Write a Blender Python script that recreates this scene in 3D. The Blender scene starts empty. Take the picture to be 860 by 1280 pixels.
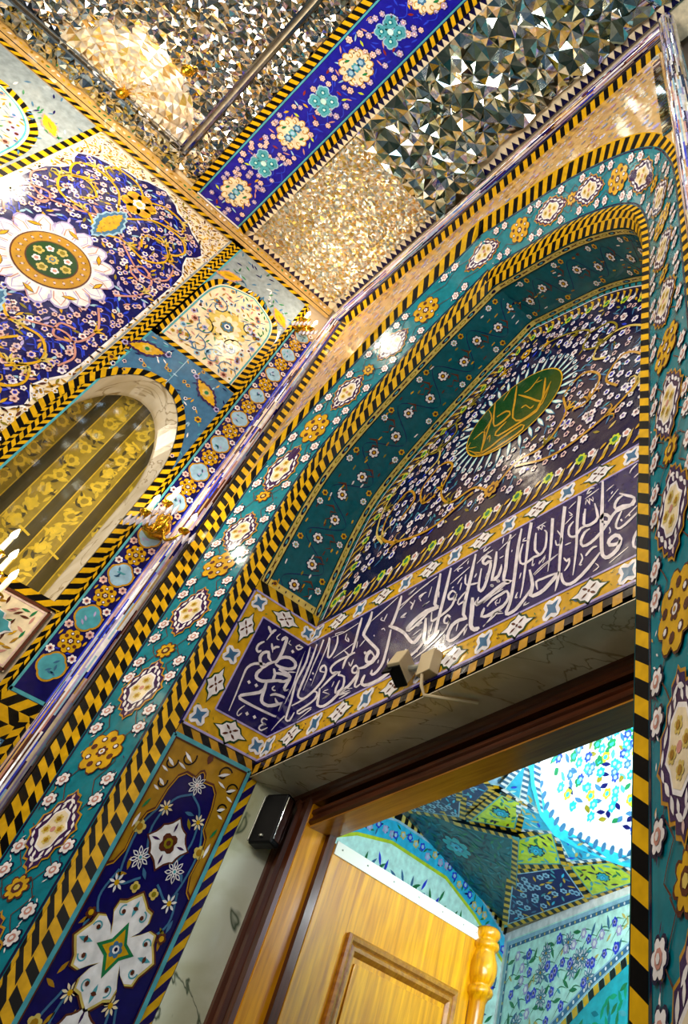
import bpy, math, random
from mathutils import Vector, Matrix

# ------------------------------------------------------------------ camera, world, lights, exposure
SC = bpy.context.scene
S = 1.5                      # metres per layout unit (the layout origin is the photographer's eye)
EYE = 1.55
def W(p):
    return Vector((p[0] * S, p[1] * S, p[2] * S + EYE))

cam_d = bpy.data.cameras.new('camera')
cam = bpy.data.objects.new('camera', cam_d)
SC.collection.objects.link(cam)
SC.camera = cam
# rows: image right, image down, viewing direction, in world axes
CR = ((0.7685, -0.5078, -0.3894), (0.6369, 0.6659, 0.3886), (0.0620, -0.5466, 0.8351))
right = Vector((CR[0][0], CR[1][0], CR[2][0])); down = Vector((CR[0][1], CR[1][1], CR[2][1])); fwd = Vector((CR[0][2], CR[1][2], CR[2][2]))
fwd.normalize(); right = (right - fwd * right.dot(fwd)).normalized(); up = right.cross(fwd)
m = Matrix((right, up, -fwd)).transposed().to_4x4()
m.translation = W((0, 0, 0))
cam.matrix_world = m
cam_d.sensor_fit = 'VERTICAL'; cam_d.sensor_height = 36.0
cam_d.lens = 879.6 * 36.0 / 1280
cam_d.shift_x = (430 - 745.5) / 1280
cam_d.shift_y = (426.8 - 640) / 1280
cam_d.clip_start = 0.02

SC.view_settings.view_transform = 'Standard'
SC.view_settings.look = 'None'
SC.view_settings.gamma = 1.0
SC.view_settings.use_curve_mapping = False
SC.view_settings.exposure = 0.0
SC.cycles.max_bounces = 7
SC.cycles.glossy_bounces = 5
SC.cycles.diffuse_bounces = 3
SC.cycles.sample_clamp_indirect = 6.0
SC.cycles.use_denoising = True

world = bpy.data.worlds.new('hall_surroundings'); SC.world = world
world.use_nodes = True
nt = world.node_tree; nt.nodes.clear()
def wn(t, **kw):
    n = nt.nodes.new(t)
    for k, v in kw.items(): setattr(n, k, v)
    return n
tc = wn('ShaderNodeTexCoord')
vor = wn('ShaderNodeTexVoronoi'); vor.inputs['Scale'].default_value = 5.0
ramp = wn('ShaderNodeValToRGB')
ramp.color_ramp.elements[0].position = 0.05; ramp.color_ramp.elements[0].color = (3.2, 2.4, 1.3, 1)
ramp.color_ramp.elements[1].position = 0.22; ramp.color_ramp.elements[1].color = (0.06, 0.06, 0.055, 1)
noi = wn('ShaderNodeTexNoise'); noi.inputs['Scale'].default_value = 2.2; noi.inputs['Detail'].default_value = 4
ramp2 = wn('ShaderNodeValToRGB')
ramp2.color_ramp.elements[0].position = 0.42; ramp2.color_ramp.elements[0].color = (0.05, 0.14, 0.24, 1)
ramp2.color_ramp.elements[1].position = 0.62; ramp2.color_ramp.elements[1].color = (0.46, 0.44, 0.36, 1)
addn = wn('ShaderNodeMix', data_type='RGBA', blend_type='ADD'); addn.inputs[0].default_value = 1.0
bg = wn('ShaderNodeBackground'); bg.inputs['Strength'].default_value = 0.42
wo = wn('ShaderNodeOutputWorld')
L_ = nt.links.new
L_(tc.outputs['Generated'], vor.inputs['Vector']); L_(tc.outputs['Generated'], noi.inputs['Vector'])
L_(vor.outputs['Distance'], ramp.inputs['Fac']); L_(noi.outputs['Fac'], ramp2.inputs['Fac'])
L_(ramp.outputs['Color'], addn.inputs[6]); L_(ramp2.outputs['Color'], addn.inputs[7])
L_(addn.outputs[2], bg.inputs['Color']); L_(bg.outputs['Background'], wo.inputs['Surface'])

def lamp(name, kind, pos, energy, color, size=0.3, target=None, sy=None, spot=None):
    d = bpy.data.lights.new(name, kind); d.energy = energy; d.color = color
    o = bpy.data.objects.new(name, d); SC.collection.objects.link(o)
    o.location = W(pos)
    if kind == 'AREA':
        d.shape = 'RECTANGLE' if sy else 'SQUARE'; d.size = size
        if sy: d.size_y = sy
    elif kind == 'SPOT':
        d.spot_size = spot or 1.2; d.spot_blend = 0.7; d.shadow_soft_size = size
    else:
        d.shadow_soft_size = size
    if target is not None:
        o.rotation_euler = (W(target) - W(pos)).to_track_quat('-Z', 'Y').to_euler()
    return o
WARM = (1.0, 0.88, 0.68)
lamp('chandelier_glow', 'POINT', (-1.60, -1.05, 2.45), 78, WARM, 0.30).data.specular_factor = 0.12
lamp('ceiling_lamp_glow', 'POINT', (-2.22, -0.95, 2.92), 28, (1.0, 0.86, 0.64), 0.10)
lamp('corner_glow', 'POINT', (-2.25, 0.22, 2.95), 5, (1.0, 0.86, 0.64), 0.08).data.specular_factor = 0.0
lamp('hall_light', 'AREA', (-0.45, -1.3, 1.5), 88, (1.0, 0.93, 0.82), 1.2, (-1.2, 0.8, 2.9)).data.specular_factor = 0.18
lamp('cool_hall_light', 'AREA', (0.7, -1.0, 1.7), 26, (0.72, 0.82, 1.0), 0.9, (-1.0, 0.4, 3.2)).data.specular_factor = 0.6
lamp('low_hall_light', 'AREA', (-0.2, -1.4, 0.9), 10, (1.0, 0.90, 0.76), 1.0, (-1.8, 1.0, 0.9)).data.specular_factor = 0.2
lamp('inner_room_tube', 'AREA', (-1.35, 1.75, 0.70), 40, (0.72, 0.95, 1.0), 0.7, (-1.7, 2.1, 1.3))
lamp('inner_room_glow', 'POINT', (-1.30, 1.95, 1.0), 9, (0.80, 0.96, 1.0), 0.15)
lamp('leaf_glare_strip', 'AREA', (-0.98, 2.12, 1.09), 9, (0.95, 0.98, 1.0), 0.55, (-2.12, 1.5, .78), 0.05)  # added strip light, placed to put a glare on the door leaf

# ------------------------------------------------------------------ helpers
def lin(h):
    h = h.lstrip('#'); out = []
    for i in (0, 2, 4):
        c = int(h[i:i + 2], 16) / 255
        out.append(c / 12.92 if c <= 0.04045 else ((c + 0.055) / 1.055) ** 2.4)
    return (*out, 1.0)
COLS = dict(navy='#0f0b55', deep='#0e0838', ink='#170d52', teal='#067a8a', dteal='#045662', gold='#d8a512', ochre='#a87a18', amber='#c08c1c',
            black='#0c0a0a', white='#f3ecec', pink='#e8c4bd', lav='#b5a6d6', cyan='#35b4d6', cream='#f0dcb8', purple='#391a4e', blue='#2b3fd0',
            green='#15420f', lime='#c6d42a', brown='#5a2c1c', tan='#d2a661', sky='#9fc4dc', sea='#4fa3b0', mint='#cdf3e8', leaf='#1f7a46',
            red='#8c2a1e', grey='#8f9aa0', aqua='#25a7b5', olive='#8a7a14', palegold='#d8bd62', rose='#cf8f80', steel='#3f6f96')
COL = {k: lin(v) for k, v in COLS.items()}
DH = 0.0006
R = random.Random(7)

def set_props(o, label=None, cat=None, group=None, kind=None):
    if label: o['label'] = label
    if cat: o['category'] = cat
    if group: o['group'] = group
    if kind: o['kind'] = kind
    return o

def empty(name, pos, label=None, cat=None, group=None, kind=None):
    o = bpy.data.objects.new(name, None); o.empty_display_size = 0.05
    SC.collection.objects.link(o); o.location = W(pos)
    return set_props(o, label, cat, group, kind)

def link_mesh(name, verts, faces, mat, parent=None, cols=None, smooth=False, units=True):
    me = bpy.data.meshes.new(name)
    vs = [W(v) if units else Vector(v) for v in verts]
    base = parent.matrix_basis.translation if parent is not None else None
    if parent is not None:
        pp = parent
        base = Vector((0, 0, 0))
        while pp is not None:
            base = base + pp.location; pp = pp.parent
    else:
        base = sum(vs, Vector()) / max(1, len(vs))
    me.from_pydata([tuple(v - base) for v in vs], [], faces)
    if cols is not None:
        a = me.attributes.new('col', 'FLOAT_COLOR', 'FACE')
        a.data.foreach_set('color', [x for c in cols for x in c])
    me.materials.append(mat)
    if smooth:
        me.polygons.foreach_set('use_smooth', [True] * len(me.polygons))
    me.update()
    o = bpy.data.objects.new(name, me); SC.collection.objects.link(o)
    if parent is not None: o.parent = parent
    else: o.location = base
    return o

# ------------------------------------------------------------------ materials
def new_mat(name):
    mt = bpy.data.materials.new(name); mt.use_nodes = True
    return mt, mt.node_tree, mt.node_tree.nodes['Principled BSDF']

def bump(nt_, b, scale, strength, dist=0.01, detail=2, kind='noise'):
    t = nt_.nodes.new('ShaderNodeTexNoise'); t.inputs['Scale'].default_value = scale; t.inputs['Detail'].default_value = detail
    tcn = nt_.nodes.new('ShaderNodeTexCoord'); nt_.links.new(tcn.outputs['Object'], t.inputs['Vector'])
    bp = nt_.nodes.new('ShaderNodeBump'); bp.inputs['Strength'].default_value = strength; bp.inputs['Distance'].default_value = dist
    nt_.links.new(t.outputs['Fac'], bp.inputs['Height']); nt_.links.new(bp.outputs['Normal'], b.inputs['Normal'])
    return t, tcn

def tile_mat(name, rough=0.16, bstr=0.25, coat=0.0):
    mt, n, b = new_mat(name)
    at = n.nodes.new('ShaderNodeAttribute'); at.attribute_name = 'col'
    t, tcn = bump(n, b, 9.0, bstr, 0.01)
    t2 = n.nodes.new('ShaderNodeTexNoise'); t2.inputs['Scale'].default_value = 26; t2.inputs['Detail'].default_value = 3
    n.links.new(tcn.outputs['Object'], t2.inputs['Vector'])
    mr = n.nodes.new('ShaderNodeMapRange'); mr.inputs[1].default_value = 0.3; mr.inputs[2].default_value = 0.7; mr.inputs[3].default_value = 0.78; mr.inputs[4].default_value = 1.12
    n.links.new(t2.outputs['Fac'], mr.inputs[0])
    mx = n.nodes.new('ShaderNodeMix'); mx.data_type = 'RGBA'; mx.blend_type = 'MULTIPLY'; mx.inputs[0].default_value = 1.0
    n.links.new(at.outputs['Color'], mx.inputs[6]); n.links.new(mr.outputs[0], mx.inputs[7])
    n.links.new(mx.outputs[2], b.inputs['Base Color'])
    b.inputs['Roughness'].default_value = rough
    b.inputs['Coat Weight'].default_value = coat
    return mt

def flat_mat(name, col, rough=0.5, metal=0.0, bs=None, emit=None, es=0.0):
    mt, n, b = new_mat(name)
    b.inputs['Base Color'].default_value = lin(col); b.inputs['Roughness'].default_value = rough; b.inputs['Metallic'].default_value = metal
    if bs: bump(n, b, bs[0], bs[1])
    else: bump(n, b, 40, 0.04)
    if emit:
        b.inputs['Emission Color'].default_value = lin(emit); b.inputs['Emission Strength'].default_value = es
    return mt

def wood_mat(name, c1, c2, rough=0.12, scale=(30, 30, 2.2)):
    mt, n, b = new_mat(name)
    tcn = n.nodes.new('ShaderNodeTexCoord'); mp = n.nodes.new('ShaderNodeMapping'); mp.inputs['Scale'].default_value = scale
    t = n.nodes.new('ShaderNodeTexNoise'); t.inputs['Scale'].default_value = 1.6; t.inputs['Detail'].default_value = 5; t.inputs['Distortion'].default_value = 0.6
    rp = n.nodes.new('ShaderNodeValToRGB'); rp.color_ramp.elements[0].position = 0.3; rp.color_ramp.elements[1].position = 0.72
    rp.color_ramp.elements[0].color = lin(c1); rp.color_ramp.elements[1].color = lin(c2)
    n.links.new(tcn.outputs['Object'], mp.inputs['Vector']); n.links.new(mp.outputs['Vector'], t.inputs['Vector'])
    n.links.new(t.outputs['Fac'], rp.inputs['Fac']); n.links.new(rp.outputs['Color'], b.inputs['Base Color'])
    b.inputs['Roughness'].default_value = 0.3; b.inputs['Coat Weight'].default_value = 0.35; b.inputs['Specular IOR Level'].default_value = 0.3; b.inputs['Coat Roughness'].default_value = rough
    bp = n.nodes.new('ShaderNodeBump'); bp.inputs['Strength'].default_value = 0.08; bp.inputs['Distance'].default_value = 0.004
    n.links.new(t.outputs['Fac'], bp.inputs['Height']); n.links.new(bp.outputs['Normal'], b.inputs['Normal'])
    return mt

def marble_mat(name, c1, c2, vein, rough=0.15):
    mt, n, b = new_mat(name)
    tcn = n.nodes.new('ShaderNodeTexCoord')
    t = n.nodes.new('ShaderNodeTexNoise'); t.inputs['Scale'].default_value = 3.0; t.inputs['Detail'].default_value = 6; t.inputs['Distortion'].default_value = 1.2
    rp = n.nodes.new('ShaderNodeValToRGB'); rp.color_ramp.elements[0].color = lin(c1); rp.color_ramp.elements[1].color = lin(c2)
    rp.color_ramp.elements[0].position = 0.32; rp.color_ramp.elements[1].position = 0.66
    wv = n.nodes.new('ShaderNodeTexNoise'); wv.inputs['Scale'].default_value = 2.1; wv.inputs['Detail'].default_value = 4; wv.inputs['Distortion'].default_value = 2.0
    ma = n.nodes.new('ShaderNodeMath'); ma.operation = 'SUBTRACT'; ma.inputs[1].default_value = 0.5
    mb = n.nodes.new('ShaderNodeMath'); mb.operation = 'ABSOLUTE'
    rv = n.nodes.new('ShaderNodeValToRGB'); rv.color_ramp.elements[0].position = 0.0; rv.color_ramp.elements[0].color = (1, 1, 1, 1); rv.color_ramp.elements[1].position = 0.014; rv.color_ramp.elements[1].color = (0, 0, 0, 1)
    mx = n.nodes.new('ShaderNodeMix'); mx.data_type = 'RGBA'; mx.inputs[7].default_value = lin(vein)
    k = n.links.new
    k(tcn.outputs['Object'], t.inputs['Vector']); k(tcn.outputs['Object'], wv.inputs['Vector'])
    k(t.outputs['Fac'], rp.inputs['Fac']); k(wv.outputs['Fac'], ma.inputs[0]); k(ma.outputs[0], mb.inputs[0]); k(mb.outputs[0], rv.inputs['Fac'])
    k(rv.outputs['Color'], mx.inputs[0]); k(rp.outputs['Color'], mx.inputs[6]); k(mx.outputs[2], b.inputs['Base Color'])
    b.inputs['Roughness'].default_value = rough
    return mt

M_TILE = tile_mat('glazed_tile', 0.16, 0.25)
M_TILEMAT = tile_mat('glazed_tile_soft', 0.30, 0.2)
M_ROLL = tile_mat('polished_tile_roll', 0.10, 0.5, 0.6)
M_PAINT = tile_mat('inner_room_tile', 0.35, 0.15)
M_MIRROR = tile_mat('mirror_mosaic', 0.06, 0.05)
M_MIRROR.node_tree.nodes['Principled BSDF'].inputs['Metallic'].default_value = 1.0
M_PLASTER = flat_mat('wall_plaster', '#b8a183', 0.7, 0, (30, 0.1))
M_CEIL = flat_mat('ceiling_plaster', '#a08f78', 0.6, 0, (30, 0.1))
M_FLOOR = flat_mat('stone_floor', '#66706a', 0.35, 0, (60, 0.1))
M_MARBLE = marble_mat('green_marble', '#b9b98f', '#dfe3cf', '#4b5a45')
M_MARBLE_D = marble_mat('pale_marble', '#c9b795', '#e9dcc4', '#a08a66', 0.2)
M_WOOD = wood_mat('honey_wood', '#b46a00', '#eea400')
M_WOODH = wood_mat('lintel_wood', '#8a4f12', '#b87a22', 0.14, (2.2, 30, 30))
M_WOODD = wood_mat('dark_wood', '#351406', '#5e2a0e', 0.15)
M_WOODDH = wood_mat('dark_lintel_wood', '#351406', '#5e2a0e', 0.15, (2.2, 30, 30))
M_GOLD = flat_mat('gilt_metal', '#d9a52a', 0.25, 1.0)
M_BLACK = flat_mat('black_plastic', '#060607', 0.5)
M_BLACK.node_tree.nodes['Principled BSDF'].inputs['Specular IOR Level'].default_value = 0.15
M_GAP = flat_mat('gap_shade', '#040303', 0.6)
M_BEIGE = flat_mat('beige_plastic', '#c9b48c', 0.45)
M_GREY = flat_mat('grey_metal', '#a9a89a', 0.4, 0.6)
M_CANDLE = flat_mat('candle_sleeve', '#f6ead0', 0.4, 0, None, '#ffdf9a', 0.5)
M_BULB = flat_mat('lit_bulb', '#fff3d8', 0.3, 0, None, '#ffe9b8', 14.0)
M_WHITEBOARD = flat_mat('pale_edge_strip', '#eadfcf', 0.4)
M_STRIPE = tile_mat('striped_tile', 0.38, 0.1); M_STRIPE.node_tree.nodes['Principled BSDF'].inputs['Specular IOR Level'].default_value = 0.06

# ------------------------------------------------------------------ tile painter: flat inlays built as one mesh
class P:
    def __init__(s, f, base=0.0, fan=False):
        s.fan = fan
        s.f = f; s.V = []; s.F = []; s.C = []; s.base = base
    def v(s, u, w, h):
        p, n = s.f(u, w)
        h = s.base + h * DH
        s.V.append((p[0] + n[0] * h, p[1] + n[1] * h, p[2] + n[2] * h))
        return len(s.V) - 1
    def poly(s, pts, c, l=1):
        if s.fan and len(pts) > 9:      # on a curved face: a fan about the middle follows the curve
            m_ = s.v(sum(q[0] for q in pts) / len(pts), sum(q[1] for q in pts) / len(pts), l)
            ids = [s.v(a, b, l) for a, b in pts]
            cc = COL[c] if isinstance(c, str) else c
            for i in range(len(ids)): s.F.append([m_, ids[i], ids[(i + 1) % len(ids)]]); s.C.append(cc)
            return
        s.F.append([s.v(a, b, l) for a, b in pts]); s.C.append(COL[c] if isinstance(c, str) else c)
    def grid(s, u0, u1, w0, w1, nu, nv, c, l=0):
        ids = [[s.v(u0 + (u1 - u0) * i / nu, w0 + (w1 - w0) * j / nv, l) for j in range(nv + 1)] for i in range(nu + 1)]
        cc = COL[c] if isinstance(c, str) else c
        for i in range(nu):
            for j in range(nv):
                s.F.append([ids[i][j], ids[i + 1][j], ids[i + 1][j + 1], ids[i][j + 1]]); s.C.append(cc)
    def strip(s, pts, w, c, l=2, taper=None):
        n = len(pts); Lp = []; Rp = []
        for i in range(n):
            a = pts[max(i - 1, 0)]; b = pts[min(i + 1, n - 1)]
            dx, dy = b[0] - a[0], b[1] - a[1]; d = math.hypot(dx, dy) or 1e-9
            ww = w * 0.5
            if taper == 'end': ww *= max(0.15, 1 - i / (n - 1))
            elif taper == 'both': ww *= max(0.12, math.sin(math.pi * i / (n - 1)))
            nx, ny = -dy / d * ww, dx / d * ww
            Lp.append(s.v(pts[i][0] + nx, pts[i][1] + ny, l)); Rp.append(s.v(pts[i][0] - nx, pts[i][1] - ny, l))
        cc = COL[c] if isinstance(c, str) else c
        for i in range(n - 1):
            s.F.append([Lp[i], Rp[i], Rp[i + 1], Lp[i + 1]]); s.C.append(cc)
    def build(s, name, parent=None, mat=None):
        return link_mesh(name, s.V, s.F, mat or M_TILE, parent, s.C)

def plane(o, eu, ew, n):
    def f(u, w):
        return (o[0] + eu[0] * u + ew[0] * w, o[1] + eu[1] * u + ew[1] * w, o[2] + eu[2] * u + ew[2] * w), n
    return f
def wallx(X):   # plane x = X, facing +x, coordinates (y, z)
    return lambda u, w: ((X, u, w), (1, 0, 0))
def wally(Y):   # plane y = Y, facing the hall, coordinates (x, z)
    return lambda u, w: ((u, Y, w), (0, -1, 0))
def ceil(Z):    # plane z = Z, facing down, coordinates (x, y)
    return lambda u, w: ((u, w, Z), (0, 0, -1))

def xf(pts, cx, cy, sx=1.0, sy=None, r=0.0):
    sy = sx if sy is None else sy; c, s_ = math.cos(r), math.sin(r)
    return [(cx + (x * sx) * c - (y * sy) * s_, cy + (x * sx) * s_ + (y * sy) * c) for x, y in pts]
def circ(n=14, r=1.0):
    return [(r * math.cos(2 * math.pi * i / n), r * math.sin(2 * math.pi * i / n)) for i in range(n)]
def lobes(n, depth=0.28, sub=4, sharp=False):
    out = []; N = n * sub
    for i in range(N):
        a = 2 * math.pi * i / N
        k = abs(math.cos(n * a / 2))
        rr = 1 - depth + depth * (k ** (2.5 if sharp else 0.8))
        out.append((rr * math.cos(a), rr * math.sin(a)))
    return out
LENS = [(-1, 0), (-.5, .34), (0, .5), (.5, .34), (1, 0), (.5, -.34), (0, -.5), (-.5, -.34)]
def disc(p, cx, cy, r, c, l=2, n=10, sy=None, rot=0): p.poly(xf(circ(n), cx, cy, r, sy, rot), c, l)
def leaf(p, cx, cy, L, w, rot, c, l=2): p.poly(xf(LENS, cx, cy, L / 2, w, rot), c, l)
def flower(p, cx, cy, r, c1='white', c2='purple', n=6, l=3, rot=0, out=None, cen='gold', sy=None):
    k = 1.0 if sy is None else sy
    if out: p.poly(xf(lobes(n), cx, cy, r * 1.22, r * 1.22 * k, rot), out, l - 1)
    p.poly(xf(lobes(n), cx, cy, r, r * k, rot), c1, l)
    if c2: p.poly(xf(circ(8), cx, cy, r * 0.5, r * 0.5 * k, rot), c2, l + 1)
    if cen: p.poly(xf(circ(6), cx, cy, r * 0.27, r * 0.27 * k, rot), cen, l + 2)
def daisy(p, cx, cy, r, c1='white', cen='gold', n=8, l=3, rot=0):
    for i in range(n):
        a = rot + 2 * math.pi * i / n
        leaf(p, cx + math.cos(a) * r * 0.6, cy + math.sin(a) * r * 0.6, r * 0.8, r * 0.3, a, c1, l)
    disc(p, cx, cy, r * 0.3, cen, l + 1, 8)
def openflower(p, cx, cy, r, c1='white', ground='navy', cen='sea', n=8, l=3, rot=0):
    for i in range(n):
        a = rot + 2 * math.pi * i / n
        leaf(p, cx + math.cos(a) * r * 0.62, cy + math.sin(a) * r * 0.62, r * 0.82, r * 0.40, a, c1, l)
        leaf(p, cx + math.cos(a) * r * 0.64, cy + math.sin(a) * r * 0.64, r * 0.5, r * 0.20, a, ground, l + 1)
    disc(p, cx, cy, r * 0.26, c1, l + 1, 8); disc(p, cx, cy, r * 0.15, cen, l + 2, 6)
def spiral(p, cx, cy, r, turns, rot, sgn, c, w, l=2, n=26, inner=0.18):
    pts = []
    for i in range(n + 1):
        t = i / n; a = rot + sgn * turns * 2 * math.pi * t; rr = r * (1 - (1 - inner) * t)
        pts.append((cx + rr * math.cos(a), cy + rr * math.sin(a)))
    p.strip(pts, w, c, l)
    return pts
def arabesque(p, cx, cy, r, rot, c, l=3):
    # split palmette: two curled leaves and a bud
    for sgn in (1, -1):
        pts = [(0, 0), (.3, .15 * sgn), (.6, .45 * sgn), (.55, .8 * sgn), (.2, .85 * sgn)]
        p.strip(xf(pts, cx, cy, r, r, rot), r * 0.26, c, l, 'end')
    leaf(p, cx + math.cos(rot) * r * 0.5, cy + math.sin(rot) * r * 0.5, r * 0.9, r * 0.22, rot, c, l)
def star4(p, cx, cy, r, l=3, c1='white', c2='steel', sy=None):
    pts = []
    for i in range(16):
        a = math.pi / 4 + 2 * math.pi * i / 16
        k = (1.0, 0.92, 0.62, 0.92)[i % 4]
        pts.append((k * math.cos(a), k * math.sin(a)))
    p.poly(xf(pts, cx, cy, r, sy), c1, l)
    pts = []
    for i in range(8):
        a = math.pi / 4 + 2 * math.pi * i / 8
        k = (0.80, 0.34)[i % 2]
        pts.append((k * math.cos(a), k * math.sin(a)))
    p.poly(xf(pts, cx, cy, r, sy), c2, l + 1)
DIA = [(-1.25, 0), (-.75, .16), (-.55, .42), (-.25, .48), (0, .72), (.25, .48), (.55, .42), (.75, .16), (1.25, 0), (.75, -.16), (.55, -.42), (.25, -.48), (0, -.72), (-.25, -.48), (-.55, -.42), (-.75, -.16)]
def diamond(p, cx, cy, r, rot=0, l=3, sy=None):
    p.poly(xf([(x * 1.15, y * 1.25) for x, y in DIA], cx, cy, r, sy, rot), 'green', l - 1)
    p.poly(xf(DIA, cx, cy, r, sy, rot), 'white', l)
    for i in range(4):
        a = math.pi / 4 + i * math.pi / 2
        q = xf([(math.cos(a) * .42, math.sin(a) * .30)], cx, cy, r, sy, rot)[0]
        leaf(p, q[0], q[1], r * .48, r * .16, rot + (0.5 if i % 2 == 0 else -0.5), 'brown', l + 1)
    disc(p, cx, cy, r * .10, 'brown', l + 1, 6)
CART = [(-1, 0), (-.9, .10), (-.84, .30), (-.70, .30), (-.66, .52), (-.44, .58), (-.36, .82), (-.12, .84), (0, 1), (.12, .84), (.36, .82), (.44, .58), (.66, .52), (.70, .30), (.84, .30), (.9, .10)]
CART = CART + [(1, 0)] + [(-x, -y) for x, y in CART[1:]]
def cartouche(p, cx, cy, L, w, rot=0, l=3):
    p.poly(xf([(x * 1.06, y * 1.10) for x, y in CART], cx, cy, L, w, rot), 'amber', l)
    p.poly(xf(CART, cx, cy, L, w, rot), 'purple', l + 1)
    HEX = [(-.52, 0), (-.40, .34), (-.16, .44), (0, .62), (.16, .44), (.40, .34), (.52, 0), (.40, -.34), (.16, -.44), (0, -.62), (-.16, -.44), (-.40, -.34)]
    for sx in (-1, 1):
        for sy_ in (-1, 1):
            for a, b, r_, k in ((.30, .60, .5, 1.0), (.52, .40, .25, 1.0), (.72, .12, .9, .9), (.60, .16, .2, .8), (.10, .78, .3, .8)):
                q = xf([(sx * a, sy_ * b)], cx, cy, L, w, rot)[0]
                leaf(p, q[0], q[1], L * .25 * k, w * .15 * k, rot - sx * sy_ * r_, 'white', l + 2)
        q = xf([(sx * .84, 0)], cx, cy, L, w, rot)[0]
        leaf(p, q[0], q[1], L * .16, w * .12, rot, 'pink', l + 2)
    p.poly(xf(HEX, cx, cy, L * 1.05, w * 1.05, rot), 'white', l + 2.5)
    p.poly(xf(HEX, cx, cy, L * .92, w * .92, rot), 'cream', l + 3)
    for sx, sy_ in ((-1, 0), (1, 0), (0, -1), (0, 1)):
        q = xf([(sx * .26, sy_ * .30)], cx, cy, L, w, rot)[0]
        flower(p, q[0], q[1], w * .19, 'palegold', 'ochre', 6, l + 4, 0, None, None)
    disc(p, cx, cy, w * .12, 'rose', l + 4, 8)
def goldlobe(p, cx, cy, L, w, rot=0, l=3):
    p.poly(xf(lobes(8, .2, 4), cx, cy, L, w, rot), 'brown', l)
    p.poly(xf(lobes(8, .2, 4), cx, cy, L * .94, w * .94, rot), 'gold', l + 1)
    for i in range(8):
        a = math.pi / 8 + i * math.pi / 4
        q = xf([(.58 * math.cos(a), .58 * math.sin(a))], cx, cy, L, w, rot)[0]
        disc(p, q[0], q[1], w * .15, 'brown', l + 2, 7)
        if i % 2 == 0: disc(p, q[0], q[1], w * .09, 'white', l + 3, 6)
    flower(p, cx, cy, w * .28, 'brown', 'white', 6, l + 2, 0, None, 'amber')
def chevrons(p, s0, s1, w0, w1, ncol, step, slant=1.0, cols=('gold', 'black'), l=1, same=False):
    """Rows of slanted two-colour cells, the slant turning over from column to column."""
    cw = (w1 - w0) / ncol
    for c in range(ncol):
        a, b = w0 + c * cw, w0 + (c + 1) * cw
        sl = step * slant * (1 if same or c % 2 == 0 else -1)
        n = int((s1 - s0) / step) + 1
        for i in range(-3, n + 3):
            u0 = s0 + i * step; u1 = u0 + step
            if u1 <= u0: continue
            q = [(u0, a), (u1, a), (u1 + sl, b), (u0 + sl, b)]
            q = [(max(s0, min(s1, x)), y) for x, y in q]
            p.poly(q, cols[i % 2], l)
def lineb(p, pts, w, c, l=2): p.strip(pts, w, c, l)
def rectline(p, u0, u1, w0, w1, w, c, l=2):
    p.strip([(u0, w0), (u1, w0)], w, c, l); p.strip([(u0, w1), (u1, w1)], w, c, l)
    p.strip([(u0, w0), (u0, w1)], w, c, l); p.strip([(u1, w0), (u1, w1)], w, c, l)
def inside(pt, poly):
    x, y = pt; r = False; j = len(poly) - 1
    for i in range(len(poly)):
        xi, yi = poly[i]; xj, yj = poly[j]
        if (yi > y) != (yj > y) and x < (xj - xi) * (y - yi) / (yj - yi) + xi: r = not r
        j = i
    return r
def dist_poly(pt, poly):
    best = 9; n = len(poly)
    for i in range(n):
        ax, ay = poly[i]; bx, by = poly[(i + 1) % n]
        dx, dy = bx - ax, by - ay; q = dx * dx + dy * dy
        t = 0 if q == 0 else max(0, min(1, ((pt[0] - ax) * dx + (pt[1] - ay) * dy) / q))
        best = min(best, math.hypot(pt[0] - ax - dx * t, pt[1] - ay - dy * t))
    return best
def field(p, poly, step, fn, margin=0.0, holes=(), jit=0.35, seed=1):
    """calls fn(x, y, i) on a jittered grid inside a polygon"""
    rr = random.Random(seed)
    xs = [q[0] for q in poly]; ys = [q[1] for q in poly]
    y = min(ys); row = 0; k = 0
    while y < max(ys):
        x = min(xs) + (step / 2 if row % 2 else 0)
        while x < max(xs):
            q = (x + rr.uniform(-jit, jit) * step, y + rr.uniform(-jit, jit) * step)
            if inside(q, poly) and dist_poly(q, poly) > margin and not any(h(q) for h in holes):
                fn(q[0], q[1], k); k += 1
            x += step
        y += step * 0.87; row += 1
def goldband(p, s0, s1, w0, w1, step=0.05, l=1):
    """pale gold band with dots and crosses between two dark lines"""
    n = max(1, int((s1 - s0) / 0.04))
    p.grid(s0, s1, w0, w1, n, 1, 'palegold', l)
    for w_ in (w0, w1): p.strip([(s0 + (s1 - s0) * i / n, w_) for i in range(n + 1)], abs(w1 - w0) * .12, 'black', l + 1)
    m_ = int((s1 - s0) / step); mid = (w0 + w1) / 2; r = abs(w1 - w0) * .26
    for i in range(m_):
        s_ = s0 + (i + .5) * (s1 - s0) / m_
        if i % 3 == 0:
            disc(p, s_, mid, r, 'deep', l + 1, 8); disc(p, s_, mid, r * .45, 'sea', l + 2, 6)
        elif i % 3 == 1:
            leaf(p, s_, mid, r * 2.2, r * .5, 0.6, 'brown', l + 1); leaf(p, s_, mid, r * 2.2, r * .5, -0.6, 'brown', l + 1)
        else:
            disc(p, s_, mid, r * .8, 'olive', l + 1, 8); disc(p, s_, mid, r * .5, 'palegold', l + 2, 7)

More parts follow.
